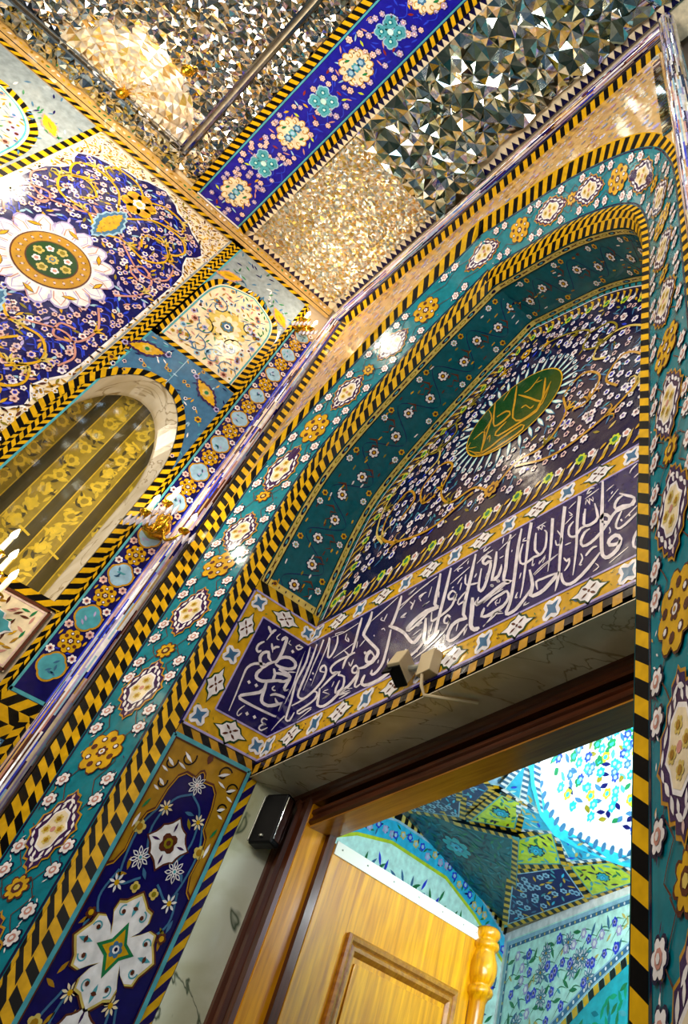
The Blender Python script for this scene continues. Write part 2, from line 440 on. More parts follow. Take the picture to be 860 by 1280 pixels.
# solid helpers -----------------------------------------------------------------
def box_vf(x0, x1, y0, y1, z0, z1):
    v = [(x, y, z) for x in (x0, x1) for y in (y0, y1) for z in (z0, z1)]
    f = [[0, 1, 3, 2], [4, 6, 7, 5], [0, 4, 5, 1], [2, 3, 7, 6], [0, 2, 6, 4], [1, 5, 7, 3]]
    return v, f
def add_bevel(o, w=0.004, seg=2):
    md = o.modifiers.new('edge', 'BEVEL'); md.width = w; md.segments = seg; md.limit_method = 'ANGLE'
    return o
def boxo(name, x0, x1, y0, y1, z0, z1, mat, parent=None, bev=0.0):
    v, f = box_vf(x0, x1, y0, y1, z0, z1)
    o = link_mesh(name, v, f, mat, parent)
    if bev: add_bevel(o, bev)
    return o
def prism_vf(poly, a, b):
    """poly: list of 3-D points (one end), moved by vector b-a"""
    n = len(poly); d = [b[i] - a[i] for i in range(3)]
    v = list(poly) + [(q[0] + d[0], q[1] + d[1], q[2] + d[2]) for q in poly]
    f = [list(range(n))[::-1], list(range(n, 2 * n))] + [[i, (i + 1) % n, n + (i + 1) % n, n + i] for i in range(n)]
    return v, f
def tube_vf(path, rads, n=12, cap=True):
    V = []; F = []
    P_ = [Vector(q) for q in path]; m_ = len(P_)
    if not hasattr(rads, '__len__'): rads = [rads] * m_
    t = (P_[1] - P_[0]).normalized(); a = t.orthogonal().normalized()
    for i in range(m_):
        t = (P_[min(i + 1, m_ - 1)] - P_[max(i - 1, 0)]).normalized()
        a = (a - t * a.dot(t)).normalized(); b = t.cross(a)
        for j in range(n):
            g = 2 * math.pi * j / n
            V.append(tuple(P_[i] + (a * math.cos(g) + b * math.sin(g)) * rads[i]))
    for i in range(m_ - 1):
        for j in range(n):
            F.append([i * n + j, i * n + (j + 1) % n, (i + 1) * n + (j + 1) % n, (i + 1) * n + j])
    if cap:
        F.append(list(range(n))[::-1]); F.append(list(range((m_ - 1) * n, m_ * n)))
    return V, F
def merge(*vf):
    V = []; F = []
    for v, f in vf:
        k = len(V); V += list(v); F += [[i + k for i in q] for q in f]
    return V, F
def lathe_vf(prof, c, axis=2, n=20):
    """prof: (radius, height) pairs around an upright axis through c"""
    V = []; F = []
    for r, h in prof:
        for j in range(n):
            g = 2 * math.pi * j / n
            V.append((c[0] + r * math.cos(g), c[1] + r * math.sin(g), c[2] + h))
    for i in range(len(prof) - 1):
        for j in range(n):
            F.append([i * n + j, i * n + (j + 1) % n, (i + 1) * n + (j + 1) % n, (i + 1) * n + j])
    F.append(list(range(n))[::-1]); F.append(list(range((len(prof) - 1) * n, len(prof) * n)))
    return V, F

# pen strokes of the painted script: left and right edge points of every stroke on its wall plane, in 1/2000 layout units
SCRIPT_BACK = [
    [111,739,144,723,131,686,163,671,149,634,179,620,164,582,191,568,176,531,200,519,188,486,208,476,196,441,212,433,197,390,209,384,195,337,203,333],
    [197,733,215,724,215,672,241,659,227,616,260,599,225,572,257,554,217,535,249,517,209,506,241,489,209,470,240,455,229,409,260,396,253,344,283,330,268,284,298,270,280,236,309,223,288,214,316,205,305,198,318,202,338,180,333,194,372,174,347,190,380,195,360,206,383,224,370,230],
    [280,721,298,711,286,670,310,658,292,618,322,603,296,559,329,542,299,498,332,481,299,438,332,422,302,388,334,372,313,356,343,346,339,330,356,332,383,304,380,318,429,288,410,308,464,290,438,309,494,298,466,318,518,308,489,327,539,322,511,341,565,342,536,360,585,366,555,384,587,398,556,413,576,432,547,443,550,464,528,466,512,492,515,478,481,499,507,477,466,492,496,472,465,476,494,463,484,453,496,456,518,436,515,446,551,423,548,431],
    [340,734,364,721,348,686,371,674,353,639,374,628,352,596,372,586,351,554,368,545,354,512,369,504,358,468,370,462,362,420,370,415,365,370,370,368],
    [412,722,431,713,425,685,443,676,436,643,452,634,436,588,451,580,436,523,447,517,441,449,449,445,448,373,452,371],
    [517,694,531,689,534,660,558,651,549,627,575,614,551,591,577,576,546,562,571,546,533,544,557,527,520,540,538,522,525,537,504,542,510,562,485,572,483,622,460,632,448,698,436,704],
    [310,286,299,295,378,284,363,297,439,286,418,302,475,299,452,315,502,310,482,326,533,303,525,317,551,294,567,293,559,277,584,266,556,258,579,244,529,247,550,232,490,240,510,224,438,236,459,220,398,230,422,215,412,207,425,210,453,189,438,204,482,191,461,206,510,196,492,210,538,197,527,208,569,196,561,203],
    [563,194,575,185,534,184,545,176,506,174,515,168,480,165,486,161,455,156,458,154], [264,242,283,230,241,231,258,220,218,217,233,208,197,198,207,192,176,176,181,173],
    [733,372,748,363,722,364,744,351,730,342,740,349,772,324,771,337,802,308,820,308,821,276,846,266,829,243,854,229,815,230,838,214,794,226,816,208,783,222,802,205,792,217,774,217,786,226,761,236,781,245,755,258,780,268,760,279,781,294,769,301],
    [564,319,583,312,578,279,605,268,590,244,624,230,599,217,632,205,619,190,638,193,666,165,659,182,713,152,692,174,753,155,726,176,788,164,760,185,814,178,785,198,840,191,812,212,879,200,852,221,918,211,889,232,944,231,915,251,962,253,933,271,965,270,944,282,964,284,950,292],
    [692,517,697,520,735,484,744,488,756,465,782,456,745,466,766,446,712,469,733,450,670,470,692,450,628,466,653,446,603,454,630,436,595,436,623,422,616,406,636,404,658,375,652,391,702,367,685,386,707,378,732,368,688,374,712,355,654,363,678,345,630,351,655,333,610,338,633,322,596,326,613,314,583,314,594,306],
    [826,464,837,452,787,472,808,451,756,471,782,450,741,456,770,438,736,435,765,419,737,411,766,396,749,381,762,375],
    [796,406,804,405,817,379,829,378,848,358,834,369,853,376,836,385,848,407,840,411],
    [744,737,762,727,744,691,776,674,752,645,783,628,760,608,792,592,768,570,800,554,775,520,806,504,789,462,803,455],
    [949,312,940,311,927,334,916,332,896,357,904,341,871,356,894,338,860,344,886,330,866,326,889,319,887,304,896,311,919,288,910,304,948,283,926,301,953,297,928,312,933,313,952,312,942,295,966,286,953,265,978,254,953,238,978,226,954,213,978,202,967,192,984,192,996,177,984,192,1016,181,1002,192,1035,190,1025,198],
    [1086,336,1079,335,1043,379,1031,376,996,416,999,402,969,412,992,396,964,392,988,379,970,367,993,358,989,339,1005,339,1025,312,1028,322,1063,294,1052,310,1086,296,1070,310,1100,306,1091,314],
    [734,702,738,697,659,696,668,688,588,692,596,683,519,698,527,690,453,707,456,703],
    [634,663,643,658,631,644,647,635,639,620,652,617,675,592,679,597,709,574,695,586,696,596,683,598,668,624,662,625],
    [767,546,773,541,723,539,734,530,679,530,690,521,630,522,641,513,583,511,588,507], [713,312,719,309,710,302,720,296,708,291,719,286,710,278,715,276],
    [678,276,683,270,639,281,650,271,623,273,632,274,674,249,673,256,710,234,725,228,681,228,694,218,650,226,658,217,684,220,672,230,720,228,715,233],
    [953,192,955,188,903,207,908,201,860,216,868,209,832,204,841,198,836,183,834,188,900,174,894,180,946,170,951,171,910,168,916,162,849,160,852,158],
    [809,544,815,541,812,526,824,521,819,508,830,502,828,488,834,485], [583,701,587,696,523,717,530,708,479,724,489,716,487,709,495,708,513,690,515,691],
    [389,477,402,478,409,459,422,460], [394,433,407,434,414,416,427,417], [932,424,947,425,953,404,967,405], [682,604,690,605,693,593,701,594],
    [842,743,864,730,845,703,877,685,844,666,886,641,837,629,878,603,832,595,872,572,841,570,875,562,870,543,890,549,922,500,939,508,981,452,997,462,1036,410,1052,418,1074,378,1100,378,1084,360,1120,345,1083,346,1118,323,1069,336,1101,310,1045,329,1077,303,1018,319,1050,293,991,313,1015,289,960,317,972,300,922,326,930,314],
    [1131,738,1149,728,1129,696,1161,678,1133,651,1165,632,1133,601,1164,582,1130,560,1162,540,1124,542,1155,521,1125,526,1138,516],
    [1143,494,1160,486,1148,454,1174,440,1155,410,1185,396,1164,360,1194,345,1170,313,1199,298,1172,278,1201,262,1166,253,1194,235,1146,234,1172,214,1122,224,1146,204,1112,226,1118,208,1114,225,1089,230,1110,233,1087,245,1106,248,1093,256],
    [1030,247,1050,236,1017,229,1049,211,1015,207,1050,193,1038,179,1057,184,1078,156,1069,178,1120,146,1100,170,1165,142,1142,167,1212,143,1187,167,1257,149,1230,173,1294,162,1264,186,1325,182,1295,205,1351,210,1327,228,1374,242,1360,252],
    [1111,524,1110,537,1154,496,1154,516,1199,469,1202,489,1252,435,1259,452,1301,400,1316,410,1341,362,1362,366,1379,325,1398,332,1414,297,1421,312,1452,280,1429,307,1473,289,1441,315,1486,304,1453,329,1491,314,1466,334,1493,324,1479,336],
    [1372,283,1385,276,1362,268,1386,255,1367,245,1387,241,1400,216,1402,228,1442,201,1426,218,1482,214,1463,231,1519,236,1498,252,1536,255,1516,270,1544,276,1534,284],
    [1472,439,1490,431,1484,387,1515,374,1499,340,1532,325,1507,306,1539,292,1516,278,1546,270,1540,249,1554,258,1578,231,1556,257,1611,242,1584,267,1640,259,1611,283,1651,272,1626,292,1653,287,1640,298],
    [1396,711,1401,706,1333,703,1342,694,1272,687,1281,678,1213,656,1223,647,1159,617,1163,613],
    [1102,742,1108,736,1042,719,1052,710,983,696,993,686,923,674,934,665,866,650,870,646],
    [1576,479,1582,470,1514,494,1525,478,1455,502,1470,484,1401,492,1419,475,1357,476,1375,459,1325,458,1345,442,1309,439,1331,425,1322,411,1334,414,1359,394,1344,411,1400,406,1382,422,1442,425,1423,442,1469,441,1455,454,1492,458,1484,465],
    [1022,398,1032,389,996,399,1015,383,980,390,1002,376,981,367,1003,357,998,339,1011,341,1036,319,1028,333,1067,313,1050,328,1074,326,1054,338,1068,347,1059,352],
    [1488,180,1482,185,1520,186,1510,196,1551,194,1541,204,1586,205,1575,214,1618,218,1613,222],
    [1002,635,1008,629,989,632,1002,622,990,619,998,620,1018,601,1017,609,1049,587,1048,590], [1044,643,1050,638,1036,630,1049,621,1032,614,1045,606,1032,596,1038,592],
    [1288,582,1282,588,1301,589,1289,598,1304,603,1293,606,1283,623,1278,619,1257,641,1255,638],
    [1348,636,1356,630,1340,627,1353,618,1353,612,1342,623,1374,625,1362,636,1397,646,1392,651],
    [1044,530,1039,536,1058,529,1048,539,1065,529,1064,536,1072,521,1081,521,1086,507,1090,506],
    [1239,241,1232,244,1240,250,1228,256,1239,260,1226,266,1234,272,1228,275], [1137,277,1130,281,1139,283,1127,290,1139,291,1127,297,1136,300,1130,303],
    [932,188,936,184,858,196,866,188,816,193,820,196,875,181,869,188,929,171,931,174,897,171,905,164,845,165,849,162],
    [895,524,901,520,879,515,890,507,866,504,877,496,856,490,861,486], [1234,554,1228,560,1255,555,1246,565,1256,563,1268,558,1248,557,1259,548,1235,544,1240,540],
    [1392,410,1386,416,1438,409,1428,420,1466,410,1454,421,1432,422,1442,411,1395,420,1400,414], [934,419,948,420,954,399,969,400], [1654,180,1666,181,1667,165,1678,166],
    [972,521,981,522,984,508,993,509], [1324,196,1336,197,1339,180,1351,182], [1279,208,1289,209,1292,194,1303,195],
    [1484,746,1504,734,1491,685,1520,669,1498,627,1533,607,1504,566,1538,547,1513,513,1545,501,1546,477,1562,486,1554,483,1584,457,1531,486,1553,457,1486,490,1509,461,1433,488,1460,459,1382,482,1412,453,1348,465,1380,438,1326,448,1358,421,1310,438,1344,412,1320,412,1331,424,1350,403,1337,422,1374,402,1364,415],
    [1580,741,1598,730,1582,672,1608,657,1584,606,1615,587,1587,542,1618,524,1589,484,1620,466,1591,432,1621,414,1593,384,1622,367,1598,340,1627,325,1600,305,1630,289,1597,282,1626,263,1588,268,1614,246,1564,260,1586,236,1544,261,1549,241,1544,264,1517,271,1532,295,1504,307,1514,355,1493,366,1496,428,1482,435],
    [1713,504,1708,500,1692,526,1686,519,1664,546,1674,528,1642,542,1662,523,1631,527,1654,512,1636,505,1657,498,1656,479,1662,490,1685,466,1674,486,1709,465,1690,484,1720,481,1700,498,1703,503,1725,491,1702,473,1724,458,1695,436,1716,421,1678,420,1697,402,1652,410,1670,391,1612,400,1630,382,1573,395,1590,377,1553,392,1567,373,1554,388,1538,390,1542,415,1528,422,1530,454,1520,458],
    [1722,345,1708,342,1705,363,1694,357,1680,380,1692,362,1663,373,1682,357,1655,359,1675,346,1659,340,1678,334,1674,320,1682,326,1699,307,1692,322,1718,306,1703,320,1724,324,1708,334,1708,344,1724,335,1708,317,1723,308,1702,284,1715,274,1682,265,1693,255,1658,250,1668,241,1640,238,1649,230,1618,228,1627,221,1586,218,1594,211,1550,207,1556,201,1516,196,1521,191,1482,185,1486,180],
    [1791,743,1809,732,1792,681,1816,666,1792,622,1822,603,1793,566,1825,546,1795,512,1826,494,1796,462,1827,444,1799,414,1830,398,1804,365,1834,350,1814,321,1842,312,1838,290,1858,293,1846,291,1874,268,1833,296,1847,271,1799,304,1817,278,1765,302,1789,277,1737,291,1765,268,1724,261,1754,242,1723,228,1753,213,1735,198,1760,196,1768,171,1763,192,1803,165,1783,189,1834,174,1814,193,1863,199,1847,213,1892,229,1880,239],
    [1963,628,1957,622,1939,655,1932,644,1906,680,1920,654,1882,673,1906,648,1871,653,1899,636,1888,621,1904,627,1923,595,1910,621,1949,601,1930,627,1949,613,1970,612,1953,580,1980,565,1953,530,1980,514,1950,484,1976,467,1943,448,1969,429,1933,433,1956,410,1926,431,1934,409,1926,431,1905,433,1914,457,1890,468,1904,515,1886,526,1896,587,1884,594],
    [1860,410,1883,400,1865,362,1905,344,1878,312,1917,294,1886,264,1924,246,1896,222,1932,210,1921,187,1944,195,1955,162,1951,190,1982,157,1962,188,1996,166,1986,180],
    [1985,665,2000,657,1986,614,2013,598,1992,561,2018,545,1991,504,2017,488,1997,456,2018,454,2041,438,2022,462,2068,454,2044,475,2074,484,2050,500,2070,522,2058,529],
    [1996,279,2006,271,1981,263,2001,249,1979,243,1997,238,2006,222,2000,239,2033,218,2022,235,2068,219,2055,236,2103,223,2089,240,2129,229,2115,245,2148,240,2142,247],
    [1750,614,1760,608,1753,579,1771,570,1764,545,1779,541,1788,520,1790,531,1818,506,1812,521,1858,494,1850,510,1900,488,1897,496],
    [1808,418,1815,412,1778,414,1790,400,1759,411,1764,399,1757,417,1742,423,1757,436,1743,447,1780,454,1767,467,1808,478,1802,484],
    [1465,732,1470,727,1407,723,1416,713,1350,710,1360,700,1289,692,1299,682,1232,674,1242,664,1190,662,1200,652,1155,649,1160,644],
    [1741,736,1745,732,1701,724,1708,716,1662,710,1669,702,1626,693,1629,690], [1772,658,1776,653,1721,642,1729,633,1672,624,1680,615,1625,603,1628,600],
    [1724,610,1730,604,1712,599,1723,590,1702,587,1713,577,1696,572,1701,567],
    [1381,592,1376,591,1360,618,1348,620,1350,636,1335,646,1374,639,1363,652,1409,640,1404,646],
    [1441,550,1447,544,1416,548,1426,537,1415,536,1404,546,1438,540,1428,551,1470,551,1465,556],
    [1444,666,1450,662,1440,642,1451,636,1440,617,1450,610,1441,590,1446,588],
    [1305,632,1312,627,1297,603,1310,594,1292,579,1306,570,1291,572,1304,563,1294,569,1300,565],
    [1234,725,1241,718,1215,716,1228,704,1222,698,1211,710,1248,708,1236,720,1281,728,1276,733],
    [1534,592,1541,589,1536,577,1547,572,1540,562,1551,556,1547,544,1552,542],
    [1678,670,1675,668,1668,682,1660,680,1664,684,1654,695,1683,683,1675,695,1708,682,1705,688],
    [1733,563,1740,559,1731,548,1742,540,1731,531,1743,524,1735,512,1740,509], [1798,284,1804,281,1796,266,1807,260,1796,246,1807,240,1800,226,1804,223],
    [1886,214,1891,210,1880,202,1890,196,1876,190,1886,183,1875,175,1880,172], [1560,372,1566,369,1557,351,1569,344,1558,328,1570,321,1562,303,1567,300],
    [1455,423,1460,418,1424,418,1434,409,1406,412,1416,404,1426,400,1419,409,1446,400,1442,404],
    [1239,559,1244,554,1217,557,1227,548,1208,548,1217,547,1236,535,1230,544,1265,529,1262,533],
    [1466,372,1469,368,1442,368,1449,361,1421,362,1428,355,1401,354,1404,351],
    [2118,353,2121,348,2074,352,2080,343,2029,348,2035,339,1976,339,1982,331,1933,336,1937,328,1924,347,1916,349,1916,370,1912,372],
    [1494,248,1500,244,1491,238,1502,232,1491,228,1501,222,1493,216,1498,213],
    [2158,190,2159,186,2126,203,2128,196,2101,211,2104,204,2097,210,2104,204,2092,203,2099,197,2058,189,2064,182,2016,170,2018,167],
    [1667,568,1672,563,1660,568,1670,559,1656,566,1665,556,1654,561,1658,557], [1853,576,1859,570,1846,570,1858,560,1842,562,1854,552,1840,552,1846,548],
    [1947,531,1953,528,1947,515,1956,510,1948,498,1958,493,1952,480,1956,478], [1918,699,1922,694,1887,686,1895,678,1858,671,1866,662,1832,653,1835,650],
    [2009,424,2022,426,2023,404,2036,406], [2054,433,2068,434,2068,413,2081,414], [1642,188,1658,190,1660,168,1675,170], [1682,191,1696,192,1698,172,1712,174],
    [1717,457,1724,458,1726,446,1733,447],
    [2078,742,2095,731,2074,686,2097,670,2072,628,2102,610,2081,562,2110,546,2090,502,2120,485,2088,457,2118,440,2097,413,2118,414,2145,377,2145,398,2165,372,2184,376,2146,392,2158,366,2105,401,2122,374,2076,397,2098,370,2042,387,2065,361,1986,368,2010,342,1934,352,1956,326,1912,352,1927,325,1924,340,1897,352,1925,351,1905,366,1932,368,1919,379],
    [2165,742,2180,731,2161,682,2182,668,2159,618,2186,602,2165,541,2192,526,2172,463,2199,448,2178,392,2204,377,2182,328,2208,314,2183,275,2208,261,2181,235,2205,219,2173,209,2197,192,2167,192,2191,177,2176,169,2190,177,2201,157,2190,179,2228,156,2212,178,2258,163,2239,184,2285,182,2264,202,2308,205,2289,223,2324,227,2309,240,2337,248,2327,258],
    [2233,752,2260,733,2234,684,2260,667,2237,613,2261,598,2245,527,2266,514,2253,441,2272,430,2259,363,2275,354,2263,299,2276,292,2263,262,2273,256,2262,234,2268,230],
    [2204,612,2215,604,2196,578,2212,567,2192,543,2211,532,2198,505,2216,498,2213,471,2226,473,2241,448,2238,463,2270,440,2259,458,2298,446,2285,464,2324,454,2313,472,2346,450,2338,468,2369,448,2357,466,2390,459,2375,475,2405,484,2387,497,2404,537,2387,547,2396,590,2380,597,2381,615,2374,611,2366,625,2365,619],
    [2296,642,2308,634,2296,577,2318,565,2306,517,2326,510,2332,479,2343,486,2361,456,2364,462],
    [1990,292,2002,283,1977,268,1994,257,1978,239,1994,242,2020,216,2014,234,2066,207,2053,226,2111,211,2095,230,2151,223,2133,242,2175,243,2156,260,2186,268,2165,280,2177,300,2158,304,2153,330,2149,317,2126,336,2140,316,2104,332,2119,311,2074,330,2089,310,2043,324,2060,305,2025,308,2039,296,2011,291,2020,283],
    [2294,392,2309,388,2315,333,2338,326,2331,283,2358,270,2328,248,2356,232,2327,218,2352,213,2362,192,2354,216,2390,188,2376,214,2416,188,2399,214,2445,196,2424,220,2478,215,2456,239,2508,236,2485,260,2521,254,2502,272,2528,271,2517,281],
    [2390,228,2382,230,2380,258,2365,263,2374,279,2358,291,2387,281,2378,296,2413,276,2406,292,2442,275,2434,290,2471,272,2464,287,2499,267,2493,282,2525,265,2522,272],
    [2406,688,2431,673,2416,588,2440,574,2425,501,2446,489,2430,445,2448,435,2434,402,2448,394,2436,358,2446,352,2439,315,2444,312],
    [2499,504,2521,492,2507,380,2527,370,2514,281,2532,271,2516,234,2532,226,2516,208,2528,200,2514,185,2522,179,2510,165,2515,162],
    [2093,261,2090,261,2084,274,2079,274,2080,280,2075,286,2092,273,2091,278,2111,267,2106,272,2114,279,2108,283,2112,298,2109,299],
    [2074,284,2070,286,2081,287,2075,292,2087,292,2082,297,2092,298,2089,300], [2131,719,2135,715,2088,702,2095,694,2048,684,2054,675,2008,662,2012,659],
    [2126,376,2130,371,2091,366,2098,358,2056,354,2064,346,2016,341,2023,333,1975,326,1978,322],
    [2026,746,2031,742,2024,732,2034,726,2024,717,2034,711,2028,700,2032,698],
    [1881,752,1887,747,1865,736,1876,726,1869,713,1866,722,1896,715,1887,726,1926,727,1922,732],
    [1951,696,1955,690,1918,693,1926,683,1886,688,1894,678,1857,680,1860,676],
    [2314,191,2318,187,2300,184,2308,176,2300,170,2300,176,2320,168,2314,176,2342,171,2340,174],
    [2236,402,2242,398,2232,391,2242,384,2231,379,2240,372,2232,365,2236,362],
    [2236,282,2241,278,2227,265,2237,258,2223,250,2234,246,2238,241,2232,250,2247,245,2244,250],
    [2312,460,2318,456,2310,431,2319,426,2312,408,2320,405,2327,402,2319,411,2334,413,2330,417],
    [2498,398,2500,394,2442,389,2446,382,2392,377,2397,370,2359,362,2365,356,2335,345,2338,342],
    [2368,418,2372,414,2360,404,2368,398,2368,391,2362,399,2392,413,2384,421,2412,432,2406,440,2400,422,2408,415,2390,392,2393,389],
    [2124,609,2129,606,2122,605,2131,599,2122,600,2131,593,2124,592,2128,590], [1744,716,1750,712,1741,709,1752,702,1740,701,1751,693,1742,690,1747,687],
    [2033,592,2029,598,2045,590,2039,600,2056,591,2050,600,2065,594,2062,598],
    [2219,648,2223,643,2202,642,2210,634,2200,627,2202,633,2227,617,2223,626,2260,611,2258,615],
    [2323,645,2319,646,2318,664,2309,667,2311,673,2311,681,2325,655,2330,659,2347,633,2343,642,2350,649,2341,654,2348,664,2340,672,2355,657,2357,663,2370,644,2371,646],
    [2368,683,2370,679,2343,683,2348,675,2319,681,2324,673,2296,677,2299,673],
    [2144,206,2145,203,2119,219,2122,212,2090,222,2096,215,2055,198,2062,192,2020,164,2023,162],
    [1949,518,1955,514,1946,509,1956,502,1944,499,1955,492,1946,487,1951,484],
    [2056,542,2062,539,2062,509,2074,503,2064,483,2074,474,2040,474,2049,463,2010,467,2014,462],
    [1925,386,1930,382,1920,382,1929,374,1917,375,1926,368,1917,366,1921,364], [1870,216,1875,213,1869,202,1878,197,1871,187,1880,182,1875,171,1879,169],
    [1999,430,2012,432,2013,410,2026,412], [2044,439,2058,440,2058,418,2072,420], [1961,605,1968,605,1968,594,1974,595],
    [2488,731,2515,713,2490,637,2516,620,2494,547,2518,532,2499,459,2521,446,2504,382,2524,371,2510,319,2528,310,2513,273,2529,264,2512,250,2525,241,2509,232,2520,225,2509,201,2517,196,2510,168,2515,164],
    [2595,747,2621,729,2596,660,2620,644,2598,574,2621,561,2606,486,2626,475,2614,405,2632,395,2617,337,2632,329,2618,282,2630,275,2618,243,2628,238,2618,210,2624,206],
    [2654,620,2666,612,2648,565,2668,552,2649,516,2670,508,2667,486,2674,499,2689,474,2684,496,2709,470,2700,492,2729,471,2717,494,2751,476,2735,498,2765,500,2745,512,2752,553,2735,558,2728,618,2720,620],
    [2688,492,2692,483,2661,500,2668,484,2635,500,2647,483,2620,482,2635,467,2610,466,2622,450,2596,467,2602,449,2583,473,2582,459,2573,482,2564,475,2566,494,2550,498,2562,516,2545,526,2564,539,2548,553,2573,553,2562,566,2586,566,2580,574],
    [2534,262,2546,258,2536,235,2556,228,2546,207,2565,205,2563,182,2575,190,2587,162,2587,180,2614,152,2605,173,2645,154,2630,174,2684,170,2668,190,2725,195,2708,215,2760,226,2745,242,2791,261,2783,270],
    [2541,350,2547,351,2552,329,2562,332,2570,310,2567,323,2583,316,2571,329,2579,325,2587,330,2580,315,2594,308,2579,295,2592,284,2568,281,2580,269,2557,264,2562,259],
    [2656,321,2662,321,2664,303,2674,301,2669,287,2680,280,2661,270,2672,261,2653,255,2664,248,2666,242,2662,254,2676,245,2673,250],
    [2763,318,2766,310,2748,325,2754,310,2732,326,2742,311,2716,318,2727,304,2702,308,2714,294,2694,302,2706,288,2691,292,2696,286],
    [2466,567,2470,568,2485,535,2494,537,2501,508,2512,505,2503,482,2515,475,2499,464,2510,454,2490,462,2495,450,2482,466,2475,462,2477,480,2466,483,2469,502,2463,504],
    [2536,662,2538,664,2553,639,2558,642,2563,626,2572,623,2558,630,2561,620,2545,634,2546,630],
    [2582,714,2585,710,2564,707,2570,699,2548,699,2553,691,2533,688,2536,684], [2572,615,2575,611,2553,606,2559,598,2536,595,2542,588,2520,583,2523,580],
    [2646,590,2650,588,2646,581,2654,578,2649,571,2656,568,2653,561,2656,559], [2542,430,2540,435,2557,426,2553,436,2571,425,2567,434,2584,426,2582,430],
    [2760,213,2762,214,2775,194,2780,197,2782,183,2789,178,2769,177,2774,170,2749,171,2751,168],
    [2495,398,2498,394,2444,382,2450,375,2400,364,2405,358,2368,351,2373,344,2342,337,2345,334],
    [2761,760,2777,750,2764,666,2784,654,2766,579,2790,565,2768,505,2794,490,2772,433,2798,419,2778,348,2803,336,2785,278,2809,267,2792,244,2815,240,2805,224,2820,233,2823,205,2826,226,2847,197,2835,223,2876,203,2860,228,2904,219,2884,242,2920,247,2897,266,2924,281,2901,290,2906,316,2894,302,2876,337,2882,310,2850,335,2866,308,2831,323,2852,300,2826,302,2850,291,2841,272,2849,290,2870,258,2865,282,2897,254,2888,275,2909,263,2897,278,2915,275,2906,285],
    [2889,590,2891,598,2916,564,2919,576,2942,539,2946,555,2968,518,2973,534,2982,504,2996,507,2984,487,3001,474,2978,475,2988,454,2951,486,2954,466,2914,503,2920,482,2887,504,2896,482,2873,504,2872,486,2874,508,2856,514,2874,523,2856,538,2881,537,2865,556,2892,549,2879,569,2904,555,2896,571,2917,559,2912,569],
    [2984,510,2994,502,2974,490,2986,477,2959,478,2969,457,2917,485,2924,463,2869,491,2880,469,2842,472,2858,453,2822,447,2839,428,2799,422,2814,403,2773,398,2788,379,2742,380,2756,360,2712,369,2724,348,2686,366,2695,346,2670,370,2667,355,2664,380,2647,382,2661,398,2642,411,2668,420,2649,437,2679,440,2664,457,2692,448,2683,462,2708,452,2703,461],
    [2780,474,2768,485,2792,484,2772,507,2798,490,2790,517,2811,480,2819,496,2823,466,2842,466,2824,453,2846,437,2821,445,2834,419,2808,453,2807,433,2783,467,2781,458],
    [2909,464,2916,456,2892,444,2905,431,2880,421,2894,408,2872,398,2887,388,2873,375,2887,373,2889,353,2892,365,2912,344,2905,360,2939,351,2929,367,2968,364,2958,380,2998,381,2989,394,3027,400,3023,408],
    [3022,455,3024,450,2991,440,2996,432,2962,424,2966,416,2933,405,2936,402], [2881,632,2884,628,2859,616,2863,610,2837,599,2842,592,2817,580,2820,577],
    [2849,682,2851,678,2831,678,2835,671,2814,672,2818,665,2799,664,2801,661], [2843,638,2847,634,2838,635,2845,628,2835,631,2841,623,2833,624,2836,620],
    [3022,302,3030,294,3001,282,3015,267,2986,257,3002,244,2981,228,2997,219,2986,198,2999,199,3006,177,3010,190,3028,168,3028,175],
    [2960,213,2962,210,2922,201,2926,195,2885,188,2889,182,2849,173,2851,170], [2744,715,2746,711,2711,710,2715,702,2679,703,2683,696,2648,694,2650,691],
    [2660,646,2655,649,2663,666,2656,672,2664,677,2665,684,2675,653,2681,654,2692,625,2688,634,2689,651,2682,655,2685,674,2678,683,2695,658,2699,662,2713,636,2711,645,2714,653,2708,656,2707,676,2703,678],
    [2711,742,2712,736,2693,752,2696,742,2676,755,2682,745,2662,741,2670,732,2658,722,2665,723,2677,716,2672,727,2694,722,2692,728],
    [3003,747,3006,742,2982,740,2988,730,2965,730,2971,720,2956,718,2963,709,2952,703,2956,699],
    [3019,670,3022,666,3006,666,3011,658,2994,660,2999,652,2983,651,2986,648], [3009,362,3012,362,3011,351,3017,350,3015,340,3021,339,3020,328,3023,328],
    [2834,399,2838,398,2838,381,2846,379,2842,368,2849,363,2838,363,2845,355,2834,358,2837,354], [2903,409,2914,410,2911,392,2921,393],
    [2954,413,2964,414,2960,398,2970,400],
]
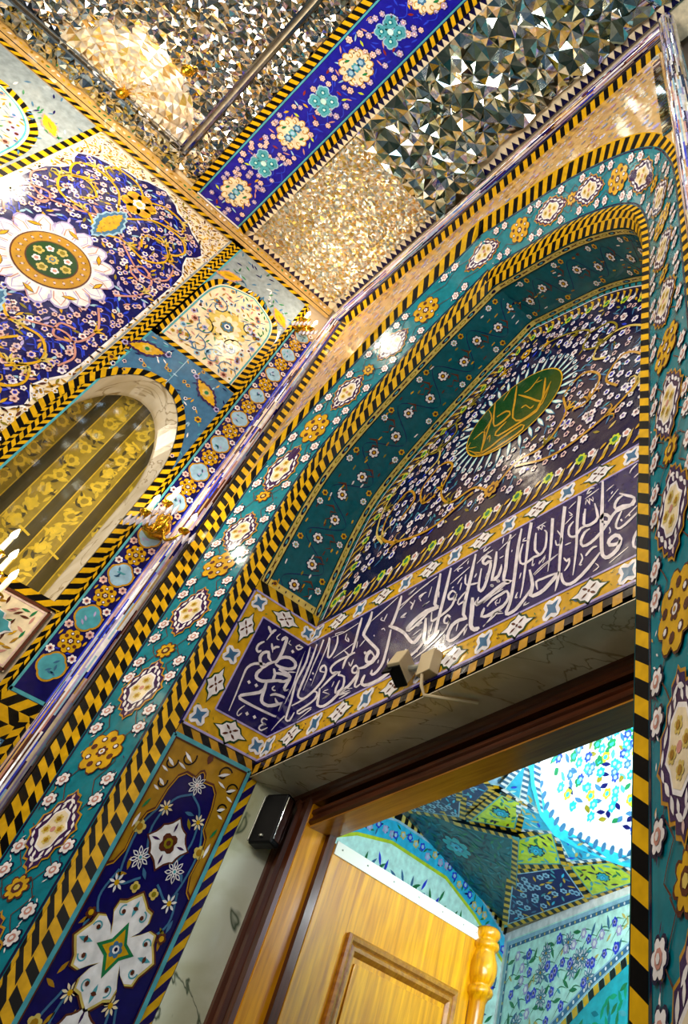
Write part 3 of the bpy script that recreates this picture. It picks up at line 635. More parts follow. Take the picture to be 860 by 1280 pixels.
SCRIPT_RETURN = [
   
    [306,167,301,167,303,216,296,216,300,268,291,267,294,331,284,330,289,388,277,387,288,418,274,417,292,434,278,438,303,453,289,461,318,469,307,480,336,479,328,494,354,486,348,504,368,490,365,508,381,492,379,511],
    [281,724,287,731,289,712,301,726,300,704,312,717,312,695,322,709,328,690,324,706,337,704,320,706,338,714,322,719,343,721,330,730,347,732,341,736],
    [319,700,331,700,318,686,328,685,316,671,325,670,315,656,321,656,314,642,317,641],
    [380,727,384,726,371,711,378,709,366,696,373,696,370,686,376,690,378,681,380,688,387,682,386,688,395,686,394,689],
    [415,690,404,693,423,701,405,706,428,709,410,719,432,714,422,732,427,716,444,731,430,706,451,713,433,684,455,689,436,657,458,661,438,627,460,629,438,594,459,595,435,566,456,566,434,552,450,550,434,542,443,540],
    [303,629,310,624,286,613,298,606,274,594,288,590,271,574,286,576,275,557,289,564,286,546,294,558,302,543,298,556,314,553,302,561,318,567,312,570],
    [354,639,361,644,363,620,376,630,378,606,382,621,393,618,380,625,398,630,387,639,408,636,401,648,418,645,416,651],
    [374,614,383,618,379,606,386,610,384,598,389,601,389,591,391,592],
    [439,551,429,555,454,571,439,579,469,588,454,602,489,603,480,620,512,612,510,632,537,611,543,632,556,605,570,622,563,595,584,603,563,585,583,579,552,574,565,559,532,562,540,545,507,554,511,535,481,548,482,529,460,545,459,530,440,542,440,534],
    [436,562,444,554,412,544,424,534,390,525,407,515,376,500,394,492,371,489,378,472,368,494,354,479,356,507,340,494,345,518,328,506,339,529,318,524,339,543,318,545,343,557,326,566,354,568,343,583,361,572,367,592,364,565,382,576,374,548,390,561,391,541,400,553,407,536,412,544],
    [369,476,380,472,354,456,374,450,346,435,368,434,349,414,370,422,362,398,374,416,386,394,387,414,413,398,407,417,441,411,431,428,470,428,459,445,500,446,491,461,530,468,525,476],
    [440,507,449,514,451,490,467,501,461,476,479,482,462,457,482,459,466,435,475,435],
    [464,484,460,492,493,492,487,508,519,501,516,518,551,506,552,523,566,506,583,517,560,498,576,490,542,480,553,467,518,470,524,454,491,456,493,448],
    [477,518,477,528,507,516,508,534,534,516,537,536,553,515,561,534,562,512,581,523,563,498,585,500,561,477,582,477,558,457,580,457,557,437,578,443,568,425,581,437,580,422,586,429],
    [574,424,571,430,593,430,587,439,610,442,599,448,618,463,606,464,621,486,608,485,622,508,609,507,618,530,612,530],
    [539,521,535,523,547,530,540,534,555,539,551,545,575,548,572,556,599,560,598,563],
    [499,422,504,421,491,411,500,409,488,400,498,401,494,392,500,399,504,390,504,398,514,392,510,400,521,398,520,402],
    [436,378,456,372,429,363,449,355,419,348,435,336,394,330,406,315,365,310,376,296,340,294,352,280,320,279,335,268,314,262,332,265,327,248,334,264,354,246,356,262,389,246,390,262,430,248,431,262,474,250,475,264,515,252,515,266,551,255,551,268,577,257,577,269,600,262,595,272,620,275,612,282,637,294,628,299,654,317,645,321,672,342,664,347,694,366,687,371,718,392,712,396,744,422,739,425,771,453,767,456],
    [431,426,444,429,433,399,452,404,436,374,459,378,440,347,462,350,444,322,466,327,452,303,471,314,467,291,478,308,491,287,493,306,518,290,512,308,542,301,531,317,564,315,550,330,582,333,570,344,599,353,592,359],
    [504,355,497,360,516,364,507,374,530,372,524,386,555,378,553,393,582,381,583,397,600,381,606,396,606,380,624,385,602,366,618,361,591,350,602,339,580,346,580,332,566,348,559,333,554,353,545,344,540,361,535,356],
    [594,351,602,351,589,329,602,330,591,309,603,314,604,298,612,308,620,295,623,300],
    [377,237,380,235,364,219,370,216,355,201,362,200,352,186,359,186,354,174,361,176,361,166,365,171,373,166,368,170,380,177,373,179,384,192,381,192],
    [551,228,550,223,536,230,536,223,521,228,527,221,513,216,524,214,514,203,524,206,523,195,529,203,536,192,536,201,549,195,546,204,550,204,558,199,540,199,546,192,525,188,534,183,518,174,528,173,518,161,528,166,530,153,533,162,547,155,542,163,561,170,555,174,575,188,571,190],
    [539,735,544,732,525,722,534,717,516,706,528,708,528,694,534,703,547,692,543,702,564,710,555,714,572,730,561,725,552,731,554,721,533,722,534,717],
    [465,726,468,725,461,712,467,712,462,699,467,703,474,696,475,702,487,698,487,701], [323,361,332,375,340,352,349,366], [375,365,384,380,391,356,401,370],
    [402,199,411,213,418,190,427,204], [454,203,464,216,470,194,480,207], [501,665,510,680,517,655,527,670],
]
SCRIPT_OVAL = [
    [576,806,589,793,584,694,607,672,596,582,620,561,604,472,626,452,624,372,642,364,681,291,682,310,748,246,737,273,812,244,798,270,874,262,868,275],
    [345,773,359,761,368,611,391,592,396,478,418,463,431,408,436,422,477,385,460,415,547,395,528,424,602,424,580,452,582,484,572,476,528,534,539,505,478,540,492,514,426,532,434,518],
    [163,326,164,335,266,227,264,242,367,153,356,177,455,152,439,177,545,174,529,199,663,187,648,212,760,190,748,214,781,174,798,167,771,147,787,124,713,131,728,108,621,125,635,101,499,125,513,101,381,140,393,116,318,178,320,165,267,230,265,224],
    [907,642,920,629,910,546,934,524,915,458,939,436,920,387,943,362,912,360,925,327,863,408,861,386,788,496,785,474,712,575,711,552,632,652,631,640],
    [915,339,925,328,904,298,921,278,881,264,896,240,806,256,820,231,709,258,723,233,600,256,614,231,507,264,520,239,482,281,468,280,484,305,464,328,520,334,505,356,572,366,564,378],
    [318,446,329,438,328,372,348,356,340,297,360,281,345,227,364,211,353,155,362,148], [361,151,351,160,366,273,347,291,369,391,349,410,374,471,354,491,375,545,366,554],
    [712,418,705,430,736,420,724,441,754,418,752,434,781,379,788,386,815,334,813,350,839,332,827,352,851,349,845,358],
    [984,533,990,524,952,457,965,441,925,384,938,369,901,331,913,315,882,279,887,272], [838,710,844,701,794,664,805,648,756,626,766,610,725,623,734,606,697,625,701,617],
    [286,720,293,719,333,632,346,627,362,557,378,543,343,504,358,486,310,453,317,445], [830,263,826,271,891,270,882,284,942,297,932,311,968,376,957,388,982,477,978,483],
    [213,413,206,422,262,426,251,443,304,434,295,450,329,414,330,424,354,385,356,387], [390,293,383,301,404,316,392,330,404,332,412,333,411,298,424,288,423,240,428,236],
    [511,819,517,811,490,785,501,771,471,748,482,735,456,708,460,702], [179,406,185,399,160,380,172,368,165,343,169,348,218,310,213,322,281,284,279,289],
    [819,644,816,652,842,637,835,651,863,632,856,646,882,631,879,638],
]

# ------------------------------------------------------------------ layout of the portal
XC, HW = -1.404, 0.8197
XL, XR = -2.2234, -0.584            # jamb reveals of the doorway
YB, YA, YT, YO, YS = 1.0, 0.7415, 0.690, 0.588, 0.558
XW = -2.60                          # side wall
HC = 3.318                          # ceiling
FL = -EYE / S                       # floor

def catmull(pts, n=10):
    Q = [tuple(2 * a - b for a, b in zip(pts[0], pts[1]))] + list(pts) + [tuple(2 * a - b for a, b in zip(pts[-1], pts[-2]))]
    out = []
    for i in range(1, len(Q) - 2):
        for k in range(n):
            t = k / n
            out.append(tuple(.5 * (2 * b + (-a + c) * t + (2 * a - 5 * b + 4 * c - d) * t * t + (-a + 3 * b - 3 * c + d) * t ** 3)
                             for a, b, c, d in zip(Q[i - 1], Q[i], Q[i + 1], Q[i + 2])))
    out.append(tuple(pts[-1])); return out
LP = catmull([(0, 2.652), (-.1, 2.585), (-.268, 2.485), (-.478, 2.328), (-.6, 2.225), (-.716, 2.108), (-.785, 1.99), (-.812, 1.86), (-.82, 1.70), (-.82, 1.2), (-.82, -1.03)])
RP = catmull([(0, 2.652), (.1, 2.615), (.23, 2.572), (.456, 2.485), (.653, 2.335), (.765, 2.19), (.808, 2.02), (.82, 1.85), (.82, 1.5), (.82, 1.0), (.82, -1.03)])
def cumlen(p):
    c = [0.0]
    for a, b in zip(p, p[1:]): c.append(c[-1] + math.hypot(b[0] - a[0], b[1] - a[1]))
    return c
LC, RC = cumlen(LP), cumlen(RP)
def along(p, c, s):
    s = max(0, min(s, c[-1] - 1e-6)); lo = 0; hi = len(c) - 1
    while hi - lo > 1:
        md = (lo + hi) // 2
        if c[md] <= s: lo = md
        else: hi = md
    t = (s - c[lo]) / max(1e-9, c[hi] - c[lo])
    return (p[lo][0] + (p[hi][0] - p[lo][0]) * t, p[lo][1] + (p[hi][1] - p[lo][1]) * t)
def base(s):
    """point and outward normal of the pointed arch; s is measured from the apex, negative to the left"""
    P_, C_, sg = (LP, LC, -1) if s < 0 else (RP, RC, 1)
    a = abs(s); q = along(P_, C_, a)
    e = 0.03
    b0 = along(P_, C_, max(0, a - e)); b1 = along(P_, C_, a + e)
    dx, dz = b1[0] - b0[0], b1[1] - b0[1]; d = math.hypot(dx, dz) or 1
    n = (-sg * dz / d * (1 if sg > 0 else -1) * sg, abs(dx) / d)
    n = (abs(dz) / d * sg, abs(dx) / d)
    if a < 0.34:
        k = (1 - a / 0.34) ** 1.6
        n = (n[0] * (1 - k), n[1] * (1 - k) + 1.16 * k)
    return q, n
def arch(s, o):
    q, n = base(s); return (XC + q[0] + n[0] * o, q[1] + n[1] * o)
def s_at(z, left=True):
    P_, C_ = (LP, LC) if left else (RP, RC)
    for i in range(len(P_) - 1, 0, -1):
        if P_[i][1] >= z:
            t = (z - P_[i + 1][1]) / (P_[i][1] - P_[i + 1][1])
            v = C_[i + 1] + (C_[i] - C_[i + 1]) * t
            return -v if left else v
    return 0
def archface(o0, y0, o1, y1):
    """face between two offsets of the arch; coordinates (s along the arch, t = offset)"""
    def f(s, t):
        x, z = arch(s, t); k = (t - o0) / (o1 - o0); y = y0 + (y1 - y0) * k
        q, n = base(s); dy, do = y1 - y0, o1 - o0; L = math.hypot(dy, do) or 1
        return (x, y, z), (n[0] * dy / L, -abs(do) / L, n[1] * dy / L)
    return f
S0, S1 = s_at(-0.75, True), s_at(-0.75, False)

# ------------------------------------------------------------------ structure
def structure(name, parts, mat):
    v, f = merge(*parts)
    return set_props(link_mesh(name, v, f, mat), kind='structure')
structure('floor', [box_vf(-3.0, 1.8, -2.4, 3.2, FL - 0.05, FL)], M_FLOOR)
structure('ceiling', [box_vf(-3.0, 1.8, -2.4, 1.3, HC + 0.035, HC + 0.12)], M_CEIL)
structure('wall_left', [box_vf(-3.0, XW - .008, -2.4, -.14, FL, HC + .035), box_vf(-3.0, XW - .008, .355, .76, FL, HC + .035),
                        box_vf(-3.0, XW - .008, -.14, .355, FL, 1.29), box_vf(-3.0, XW - .008, -.14, .355, 2.26, HC + .035),
                        box_vf(-3.0, -2.84, -.14, .355, 1.29, 2.26)], M_PLASTER)
structure('wall_front', [box_vf(-2.6, -2.26, .775, 1.29, FL, HC + .035), box_vf(-.545, -.20, .775, 1.29, FL, HC + .035),
                         box_vf(-.20, 1.8, .60, 1.29, FL, HC + .035), box_vf(-2.26, -.545, 1.02, 1.29, 1.0, HC + .035)], M_PLASTER)

# right-hand continuation of the front wall, plain glazed tiles
p = P(wally(.60), .002)
p.grid(-.20, 1.8, FL, HC, 8, 12, 'sea', 0)
field(p, [(-.18, .2), (.6, .2), (.6, HC - .05), (-.18, HC - .05)], .075, lambda x, y, i: flower(p, x, y, .018, ('white', 'pink', 'gold')[i % 3], 'purple', 6, 2), .02, seed=3)
set_props(p.build('wall_front_tiles'), kind='structure')

def addp(a, b):
    k = len(a.V); a.V += b.V; a.F += [[i + k for i in fc] for fc in b.F]; a.C += b.C
def ysp(x, z):
    k = max(0.0, min(1.0, (z - 2.1) / 1.0))
    return .570 - k * (.014 + .0215 * (x + 2.3))
def outer_face(s, t):
    x, z = arch(s, t); k = (t - .23) / .032; q_, n_ = base(s)
    return (x, YO + (ysp(x, z) - YO) * k, z), (n_[0] * -.4, -.9, n_[1] * -.4)
# ------------------------------------------------------------------ teal arch band with medallions
rootA = empty('arch_band', (XL, .64, 0.4), 'broad teal tile band of white and gold medallions framing the pointed arch', 'tile band')
f = archface(.058, YT, .23, YO)
p = P(f)
NS = 150
for i in range(NS):
    a, b = S0 + (S1 - S0) * i / NS, S0 + (S1 - S0) * (i + 1) / NS
    p.grid(a, b, .058, .23, 1, 2, 'teal', 0)
for w_ in (.063, .225):
    p.strip([(S0 + (S1 - S0) * i / 260, w_) for i in range(261)], .006, 'deep', 1)
mid = .144
posL = [('G', .285), ('L', .475), ('s', .62), ('L', .74), ('G', .91), ('L', 1.07), ('s', 1.18), ('L', 1.34), ('G', 1.49), ('L', 1.674), ('s', 1.816), ('L', 1.938), ('G', 2.12), ('L', 2.31), ('s', 2.432), ('L', 2.571), ('G', 2.76), ('L', 2.94), ('s', 3.06), ('L', 3.2)]
posR = [('G', .21), ('L', .39), ('s', .50), ('L', .60), ('G', .77), ('L', .92), ('s', 1.04), ('L', 1.17), ('G', 1.34), ('L', 1.51), ('s', 1.64), ('L', 1.77), ('G', 1.95), ('L', 2.13), ('s', 2.25), ('L', 2.38), ('G', 2.55), ('L', 2.72), ('s', 2.84), ('L', 2.97), ('G', 3.15)]
meds = [('L', 0.0)] + [(k, -s) for k, s in posL] + [(k, s) for k, s in posR]
p2 = P(f, .0015, True)
for k, s in meds:
    if k == 'L': cartouche(p2, s, mid, .090, .054)
    elif k == 'G': goldlobe(p2, s, mid, .060, .053)
    else: flower(p2, s, mid, .024, 'gold', 'brown', 8, 3, 0, 'brown', 'palegold')
ms = sorted(s for _, s in meds)
for a, b in zip(ms, ms[1:]):
    if b - a > .12: sp = ((a + b) / 2 - .025, (a + b) / 2 + .025)
    else: sp = ((a + b) / 2,)
    for s in sp:
        for w_ in (.086, .202):
            flower(p2, s, w_, .0165, 'white', 'rose', 6, 3, .3, 'deep', 'white')
            for d in (-.022, .02):
                leaf(p2, s + d, w_ + R.uniform(-.006, .006), .011, .003, R.uniform(-1, 1), R.choice(('white', 'white', 'amber', 'purple')), 2)
    for j in range(5):
        leaf(p2, R.uniform(a, b), R.choice((R.uniform(.072, .1), R.uniform(.19, .216))), .009, .003, R.uniform(-.8, .8), R.choice(('white', 'purple', 'gold', 'brown')), 2)
    for w_ in (.108, .18):
        p2.strip([(a + (b - a) * i / 8, w_ + .012 * math.sin(i * 1.6)) for i in range(9)], .0022, 'brown', 1)
p.build('teal_ground', rootA); p2.build('medallions', rootA)
# striped borders of the arch band: one towards the opening, one towards the wall
q = P(archface(.035, YT + .001, .058, YT))
chevrons(q, S0, S1, .035, .058, 1, .024, 0.7)
q.grid(S0, S1, .035, .058, 200, 1, 'black', 0)
q.build('striped_edge', rootA, M_STRIPE)
q = P(archface(.020, .712, .035, YT + .001))
q.grid(S0, S1, .020, .035, 220, 1, 'black', 0); chevrons(q, S0, S1, .020, .035, 1, .024, 1.6, same=True)
def inner_face(s, t):
    k = t / .030; q_, n_ = base(s); x, z = arch(s, .020 * k)
    return (x, YA + (.712 - YA) * k, z), (-n_[0] * .8, -.6, -n_[1] * .8)
q2 = P(inner_face); q2.grid(S0, S1, 0, .030, 220, 1, 'black', 0); chevrons(q2, S0, S1, 0, .030, 1, .024, 1.2, same=True)
q2.strip([(S0 + (S1 - S0) * i / 260, .029) for i in range(261)], .002, 'gold', 2)
addp(q, q2)
q.build('chevron_border', rootA, M_STRIPE)
q = P(outer_face)
q.grid(S0, S1, .23, .262, 220, 1, 'black', 0)
chevrons(q, S0, S1, .23, .262, 1, .024, 1.4, same=True)
q.strip([(S0 + (S1 - S0) * i / 260, .2615) for i in range(261)], .0025, 'gold', 2)
q.build('outer_chevron_border', rootA, M_STRIPE)

# ------------------------------------------------------------------ spandrel wall over the arch, with its striped rectangular frame
ZT = 3.16
XF0, XF1 = XC - HW - .262, XC + HW + .262          # inner edges of the rectangular frame
fs = lambda u, w: ((u, ysp(u, w), w), (0, -1, 0))
rootS = empty('spandrel_panel', (XC, .57, 2.95), 'tan tiled spandrel between the pointed arch and its striped rectangular frame', 'tile panel')
p = P(fs)
ss = [s_at(1.6, True) + (s_at(1.6, False) - s_at(1.6, True)) * i / 90 for i in range(91)]
edge = [arch(s, .262) for s in ss]
for (xa, za), (xb, zb) in zip(edge, edge[1:]):
    if xb - xa < 1e-4: continue
    for j in range(4):
        k0, k1 = j / 4, (j + 1) / 4
        p.F.append([p.v(xa, za + (ZT - za) * k0, 0), p.v(xb, zb + (ZT - zb) * k0, 0), p.v(xb, zb + (ZT - zb) * k1, 0), p.v(xa, za + (ZT - za) * k1, 0)])
        p.C.append(COL['tan'])
poly = edge + [(XF1, ZT), (XF0, ZT)]
def spf(x, y, i):
    c = R.choice(('cream', 'rose', 'lav', 'amber', 'grey', 'white'))
    flower(p, x, y, R.uniform(.012, .022), c, R.choice(('amber', 'rose', 'lav')), 6, 2, 0, None, None)
field(p, poly, .062, spf, .02, seed=5)
for k in range(26):
    x = R.uniform(-2.2, -.5); z = R.uniform(2.4, ZT)
    if inside((x, z), poly): spiral(p, x, z, .07, .8, R.uniform(0, 6), R.choice((-1, 1)), R.choice(('amber', 'rose', 'cream')), .006, 1)
p.build('floral_ground', rootS)
q = P(fs)
for X0, X1 in ((XF0 - .033, XF0), (XF1, XF1 + .033)):
    fq = (lambda X0: (lambda s, t: ((X0 + t, ysp(X0 + t, s) - .022 * ((.033 - t) if X0 < XC else t) / .033, s), (.5 if X0 < XC else -.5, -.85, 0))))(X0)
    g = P(fq)
    g.grid(-.75, ZT + .03, 0, .033, 70, 1, 'black', 0)
    chevrons(g, -.75, ZT + .03, 0, .033, 1, .024, -1.4 if X0 < XC else 1.4, same=True)
    k = len(q.V); q.V += g.V; q.F += [[i + k for i in fc] for fc in g.F]; q.C += g.C
g = P(lambda s, t: ((s, ysp(s, ZT) - t, ZT + t * .33), (0, -.3, -.95)))
g.grid(XF0, XF1, 0, .033, 30, 1, 'gold', 0)
chevrons(g, XF0, XF1, 0, .033, 1, .026, .8)
k = len(q.V); q.V += g.V; q.F += [[i + k for i in fc] for fc in g.F]; q.C += g.C
q.build('striped_frame', rootS)
# narrow mirrored strips at the right end of the spandrel
g = P(fs, .002)
for j in range(28):
    z = 2.2 + j * (ZT - 2.2) / 28
    g.poly([(XF1 - .05, z), (XF1 - .012, z + .004), (XF1 - .012, z + .03), (XF1 - .05, z + .026)], R.choice(('grey', 'sky', 'olive', 'cream')), 2)
g.build('mirror_strip', rootS, M_MIRROR)

# polished round moulding that frames the whole portal: tile colours, with reflections painted in as long streaks
def roll(name, a, b, r, label, nseg=None):
    a, b = Vector(a), Vector(b); L = (b - a).length; n = nseg or int(L / .05); m_ = 44
    t = (b - a).normalized(); e1 = Vector((0, -1, 0)); e1 = (e1 - t * e1.dot(t)).normalized(); e2 = t.cross(e1)
    V = []; F = []; C = []
    rr = random.Random(len(name) + n)
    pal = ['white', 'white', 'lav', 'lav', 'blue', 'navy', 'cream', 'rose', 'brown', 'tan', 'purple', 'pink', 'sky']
    for j in range(m_):
        g0, g1 = 2 * math.pi * j / m_, 2 * math.pi * (j + 1) / m_
        i = 0.0
        while i < L:
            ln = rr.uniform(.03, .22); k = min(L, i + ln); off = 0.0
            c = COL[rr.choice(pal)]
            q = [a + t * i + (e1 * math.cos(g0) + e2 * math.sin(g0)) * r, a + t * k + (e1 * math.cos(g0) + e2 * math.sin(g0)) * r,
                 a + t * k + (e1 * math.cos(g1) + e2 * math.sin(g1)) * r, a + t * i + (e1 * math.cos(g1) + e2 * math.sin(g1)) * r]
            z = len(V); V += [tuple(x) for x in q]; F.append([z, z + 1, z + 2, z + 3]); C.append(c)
            i = k
    o = link_mesh(name, V, F, M_ROLL, None, C)
    for vv in o.data.polygons: vv.use_smooth = False
    return set_props(o, label, 'moulding', 'polished round mouldings framing the portal')
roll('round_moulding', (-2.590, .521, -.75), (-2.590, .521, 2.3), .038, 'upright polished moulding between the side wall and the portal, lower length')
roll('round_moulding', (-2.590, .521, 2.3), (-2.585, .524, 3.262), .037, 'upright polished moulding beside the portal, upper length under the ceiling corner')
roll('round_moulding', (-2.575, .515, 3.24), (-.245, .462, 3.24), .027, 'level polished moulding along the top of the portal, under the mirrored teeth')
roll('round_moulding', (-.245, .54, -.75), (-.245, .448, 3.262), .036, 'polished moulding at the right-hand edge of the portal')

# ------------------------------------------------------------------ soffit of the arch, deep teal
rootF = empty('arch_soffit', (XL, .87, 1.49), 'deep teal tiled underside of the arch strewn with small white flowers', 'tile band')
def fso(s, t):
    q, n = base(s); x, z = arch(s, 0)
    return (x, YA + t * (YB - YA), z), (-n[0], 0, -n[1])
p = P(fso, 0, True)
sa, sb = s_at(1.485, True), s_at(1.485, False)
p.grid(sa, sb, 0, 1, 110, 3, 'dteal', 0)
rr = random.Random(11)
n = int((sb - sa) / .105)
for i in range(n):
    s = sa + (i + .5) * (sb - sa) / n; d = (sb - sa) / n; k = 1 if i % 2 else -1
    pts = [(s - d / 2 + d * j / 10, .5 + k * .26 * math.sin(math.pi * j / 10)) for j in range(11)]
    p.strip([(a, b) for a, b in pts], .0035, 'navy', 1)
    e = .26
    def F_(ds, t, r, c, cen): flower(p, s + ds, t, r, c, cen, 7, 3, 0, 'deep', 'gold', 1 / .2585)
    F_(0, .5 + k * .05, .021, 'white', 'brown')
    F_(.03, .5 - k * .30, .014, 'white', 'sea')
    flower(p, s - .035, .5 + k * .30, .013, 'gold', 'brown', 6, 3, 0, None, None, 1 / .2585)
    for j in range(6):
        x = s + rr.uniform(-d / 2, d / 2); t = rr.uniform(.17, .83)
        p.poly(xf(LENS, x, t, .010, .018 * 1.6, rr.uniform(-1, 1)), rr.choice(('gold', 'olive', 'brown', 'brown', 'white', 'ochre')), 2)
    g = rr.uniform(.3, .7)
    p.strip([(s - .02, g), (s - .005, g + .08), (s + .018, g + .02), (s + .03, g + .12)], .012, 'brown', 2, 'both')
    p.strip([(s + .03, g - .1), (s + .045, g + .02), (s + .028, g + .10)], .010, 'brown', 2, 'both')
p.build('flower_ground', rootF)
q = P(fso)
goldband(q, sa, sb, .015, .115, .05, 3); goldband(q, sa, sb, .885, .985, .05, 3)
for s in (sa, ):
    q.poly([(s, .0), (s + .025, 0), (s + .025, 1), (s, 1)], 'palegold', 3)
    for j in range(9): q.poly(xf(LENS, s + .0125, .06 + j * .11, .006, .02, 0), ('brown', 'deep')[j % 2], 4)
q.poly([(sb, .0), (sb - .025, 0), (sb - .025, 1), (sb, 1)], 'palegold', 3)
q.build('gold_edging', rootF)

# ------------------------------------------------------------------ inscription frieze
rootI = empty('inscription_frieze', (XC, YB, 1.0), 'navy frieze of white flowing Arabic script with a gold star border, over the doorway', 'inscription')
fb = wally(YB); fr = wallx(XL)
g = P(fb)
g.grid(XL, XR, 1.0, 1.45, 12, 2, 'gold', 0)
g.poly([(XL, 1.072), (XR, 1.072), (XR, 1.38), (XL, 1.38)], 'ink', 2)
gr = P(fr)
gr.grid(YA, YB, 1.0, 1.45, 3, 2, 'gold', 0)
gr.poly([(.812, 1.072), (YB, 1.072), (YB, 1.38), (.812, 1.38)], 'ink', 2)
grr = P(lambda u, w: ((XR, u, w), (-1, 0, 0)))
grr.grid(YA, YB, 1.0, 1.45, 3, 2, 'gold', 0); grr.poly([(.812, 1.072), (YB, 1.072), (YB, 1.38), (.812, 1.38)], 'ink', 2)
def addp(a, b):
    k = len(a.V); a.V += b.V; a.F += [[i + k for i in fc] for fc in b.F]; a.C += b.C
addp(g, gr); addp(g, grr); g.build('ground', rootI)
b = P(fb)
for w_, c in ((1.003, 'lav'), (1.071, 'lav'), (1.381, 'lav'), (1.447, 'lav')):
    b.strip([(XL, w_), (XR, w_)], .006, c, 3)
b.strip([(XL, .996), (XR, .996)], .007, 'navy', 3)
for i in range(13):
    x = -2.19 + i * .1143
    for zc in (1.035, 1.415):
        if i % 2 == 0: star4(b, x, zc, .034, 4)
        else: diamond(b, x, zc, .043, 0, 4)
        for j in range(8):
            leaf(b, x + R.uniform(.02, .095), zc + R.uniform(-.026, .026), .011, .003, R.uniform(-1, 1), R.choice(('leaf', 'brown', 'olive', 'steel')), 3)
br = P(fr)
for w_, c in ((1.003, 'lav'), (1.447, 'lav')): br.strip([(YA, w_), (YB, w_)], .006, c, 3)
br.strip([(YA + .003, 1.0), (YA + .003, 1.45)], .006, 'lav', 3); br.strip([(YA - .003, .995), (YA - .003, 1.45)], .007, 'navy', 3)
br.strip([(.812, 1.071), (.812, 1.381)], .005, 'lav', 3); br.strip([(.812, 1.071), (YB, 1.071)], .005, 'lav', 3); br.strip([(.812, 1.381), (YB, 1.381)], .005, 'lav', 3)
for i, z in enumerate((1.036, 1.13, 1.226, 1.322, 1.415)):
    if i % 2 == 0: star4(br, .777, z, .030, 4)
    else: diamond(br, .777, z, .040, math.pi / 2, 4)
for z in (1.036, 1.415):
    diamond(br, .885, z, .042, 0, 4); star4(br, .978, z, .026, 4, 'white', 'steel')
for j in range(40):
    leaf(br, R.choice((R.uniform(.75, .805), R.uniform(.75, .99))), R.choice((R.uniform(1.008, 1.065), R.uniform(1.387, 1.44))), .010, .003, R.uniform(-1, 1), R.choice(('leaf', 'brown', 'olive')), 3)
addp(b, br); b.build('gold_border', rootI)
def decode(data, ou, ow):
    return [[(n / 2000 + (ou, ow)[i % 2]) for i, n in enumerate(v)] for v in data]
def strokes(pp, data, c, l, lim=None):
    for k, v in enumerate(data):
        n = len(v) // 4; ids = []
        for i in range(n):
            q = [(v[4 * i], v[4 * i + 1]), (v[4 * i + 2], v[4 * i + 3])]
            if lim: q = [(max(lim[0], min(lim[1], a)), b_) for a, b_ in q]
            ids.append((pp.v(q[0][0], q[0][1], l + (k % 3) * .35), pp.v(q[1][0], q[1][1], l + (k % 3) * .35)))
        for a, b_ in zip(ids, ids[1:]):
            pp.F.append([a[0], a[1], b_[1], b_[0]]); pp.C.append(COL[c])
COL['script'] = lin('#e9dfe2')
t = P(fb); strokes(t, decode(SCRIPT_BACK, -2.3, 1.0), 'script', 4, (XL + .002, XR))
tr = P(fr); strokes(tr, decode(SCRIPT_RETURN, .7, 1.0), 'script', 4, (.74, YB - .002))
addp(t, tr); t.build('script', rootI)
d = P(fb)
d.grid(XL, XR, .958, .996, 12, 1, 'black', 0)
for i in range(60):
    x = XL + .006 + i * .0565 * .5
    if i % 2 == 0 and x + .03 < XR: d.poly([(x, .962), (x + .028, .964), (x + .028, .990), (x, .988)], 'amber', 1)
dr = P(fr)
dr.grid(YA - .002, YB, .973, .998, 4, 1, 'black', 0); chevrons(dr, YA, YB, .973, .998, 1, .03, -.9, ('amber', 'black'))
dr.grid(YA - .002, YB, 1.45, 1.486, 4, 1, 'black', 0); chevrons(dr, YA, YB, 1.45, 1.486, 1, .032, -1.0, ('gold', 'black'))
addp(d, dr); d.build('striped_edge', rootI)

# ------------------------------------------------------------------ tympanum
rootT = empty('tympanum_panel', (XC, YB, 1.46), 'dark blue flower-strewn panel filling the arch head, with a green oval at its centre', 'tile panel')
outl = [arch(s_at(1.45, True) + (s_at(1.45, False) - s_at(1.45, True)) * i / 80, 0.0) for i in range(81)]
p = P(wally(YB - .0005))
p.poly(outl, 'deep', 0)
OX, OZ, ORX, ORZ = -1.392, 2.028, .245, .19
hole = lambda q: ((q[0] - OX) / (ORX + .075)) ** 2 + ((q[1] - OZ) / (ORZ + .075)) ** 2 < 1
rr = random.Random(21)
def tf(x, z, i):
    k = rr.random()
    if k < .55: flower(p, x, z, rr.uniform(.011, .019), 'white', rr.choice(('lav', 'blue', 'pink')), rr.choice((5, 6, 7)), 4, rr.uniform(0, 1), 'navy', 'purple')
    elif k < .72: flower(p, x, z, .013, 'pink', 'purple', 5, 4, 0, None, None)
    elif k < .86:
        a = rr.uniform(0, 6.3); leaf(p, x, z, .05, .009, a, 'steel', 2); leaf(p, x + .01, z + .012, .03, .008, a + .9, 'sea', 2)
    else: leaf(p, x, z, .036, .011, rr.uniform(0, 6.3), rr.choice(('olive', 'palegold', 'blue')), 2)
field(p, outl, .044, tf, .115, (hole, lambda q: q[1] < 1.575), seed=2)
p.build('flower_ground', rootT)
v_ = P(wally(YB - .0005))
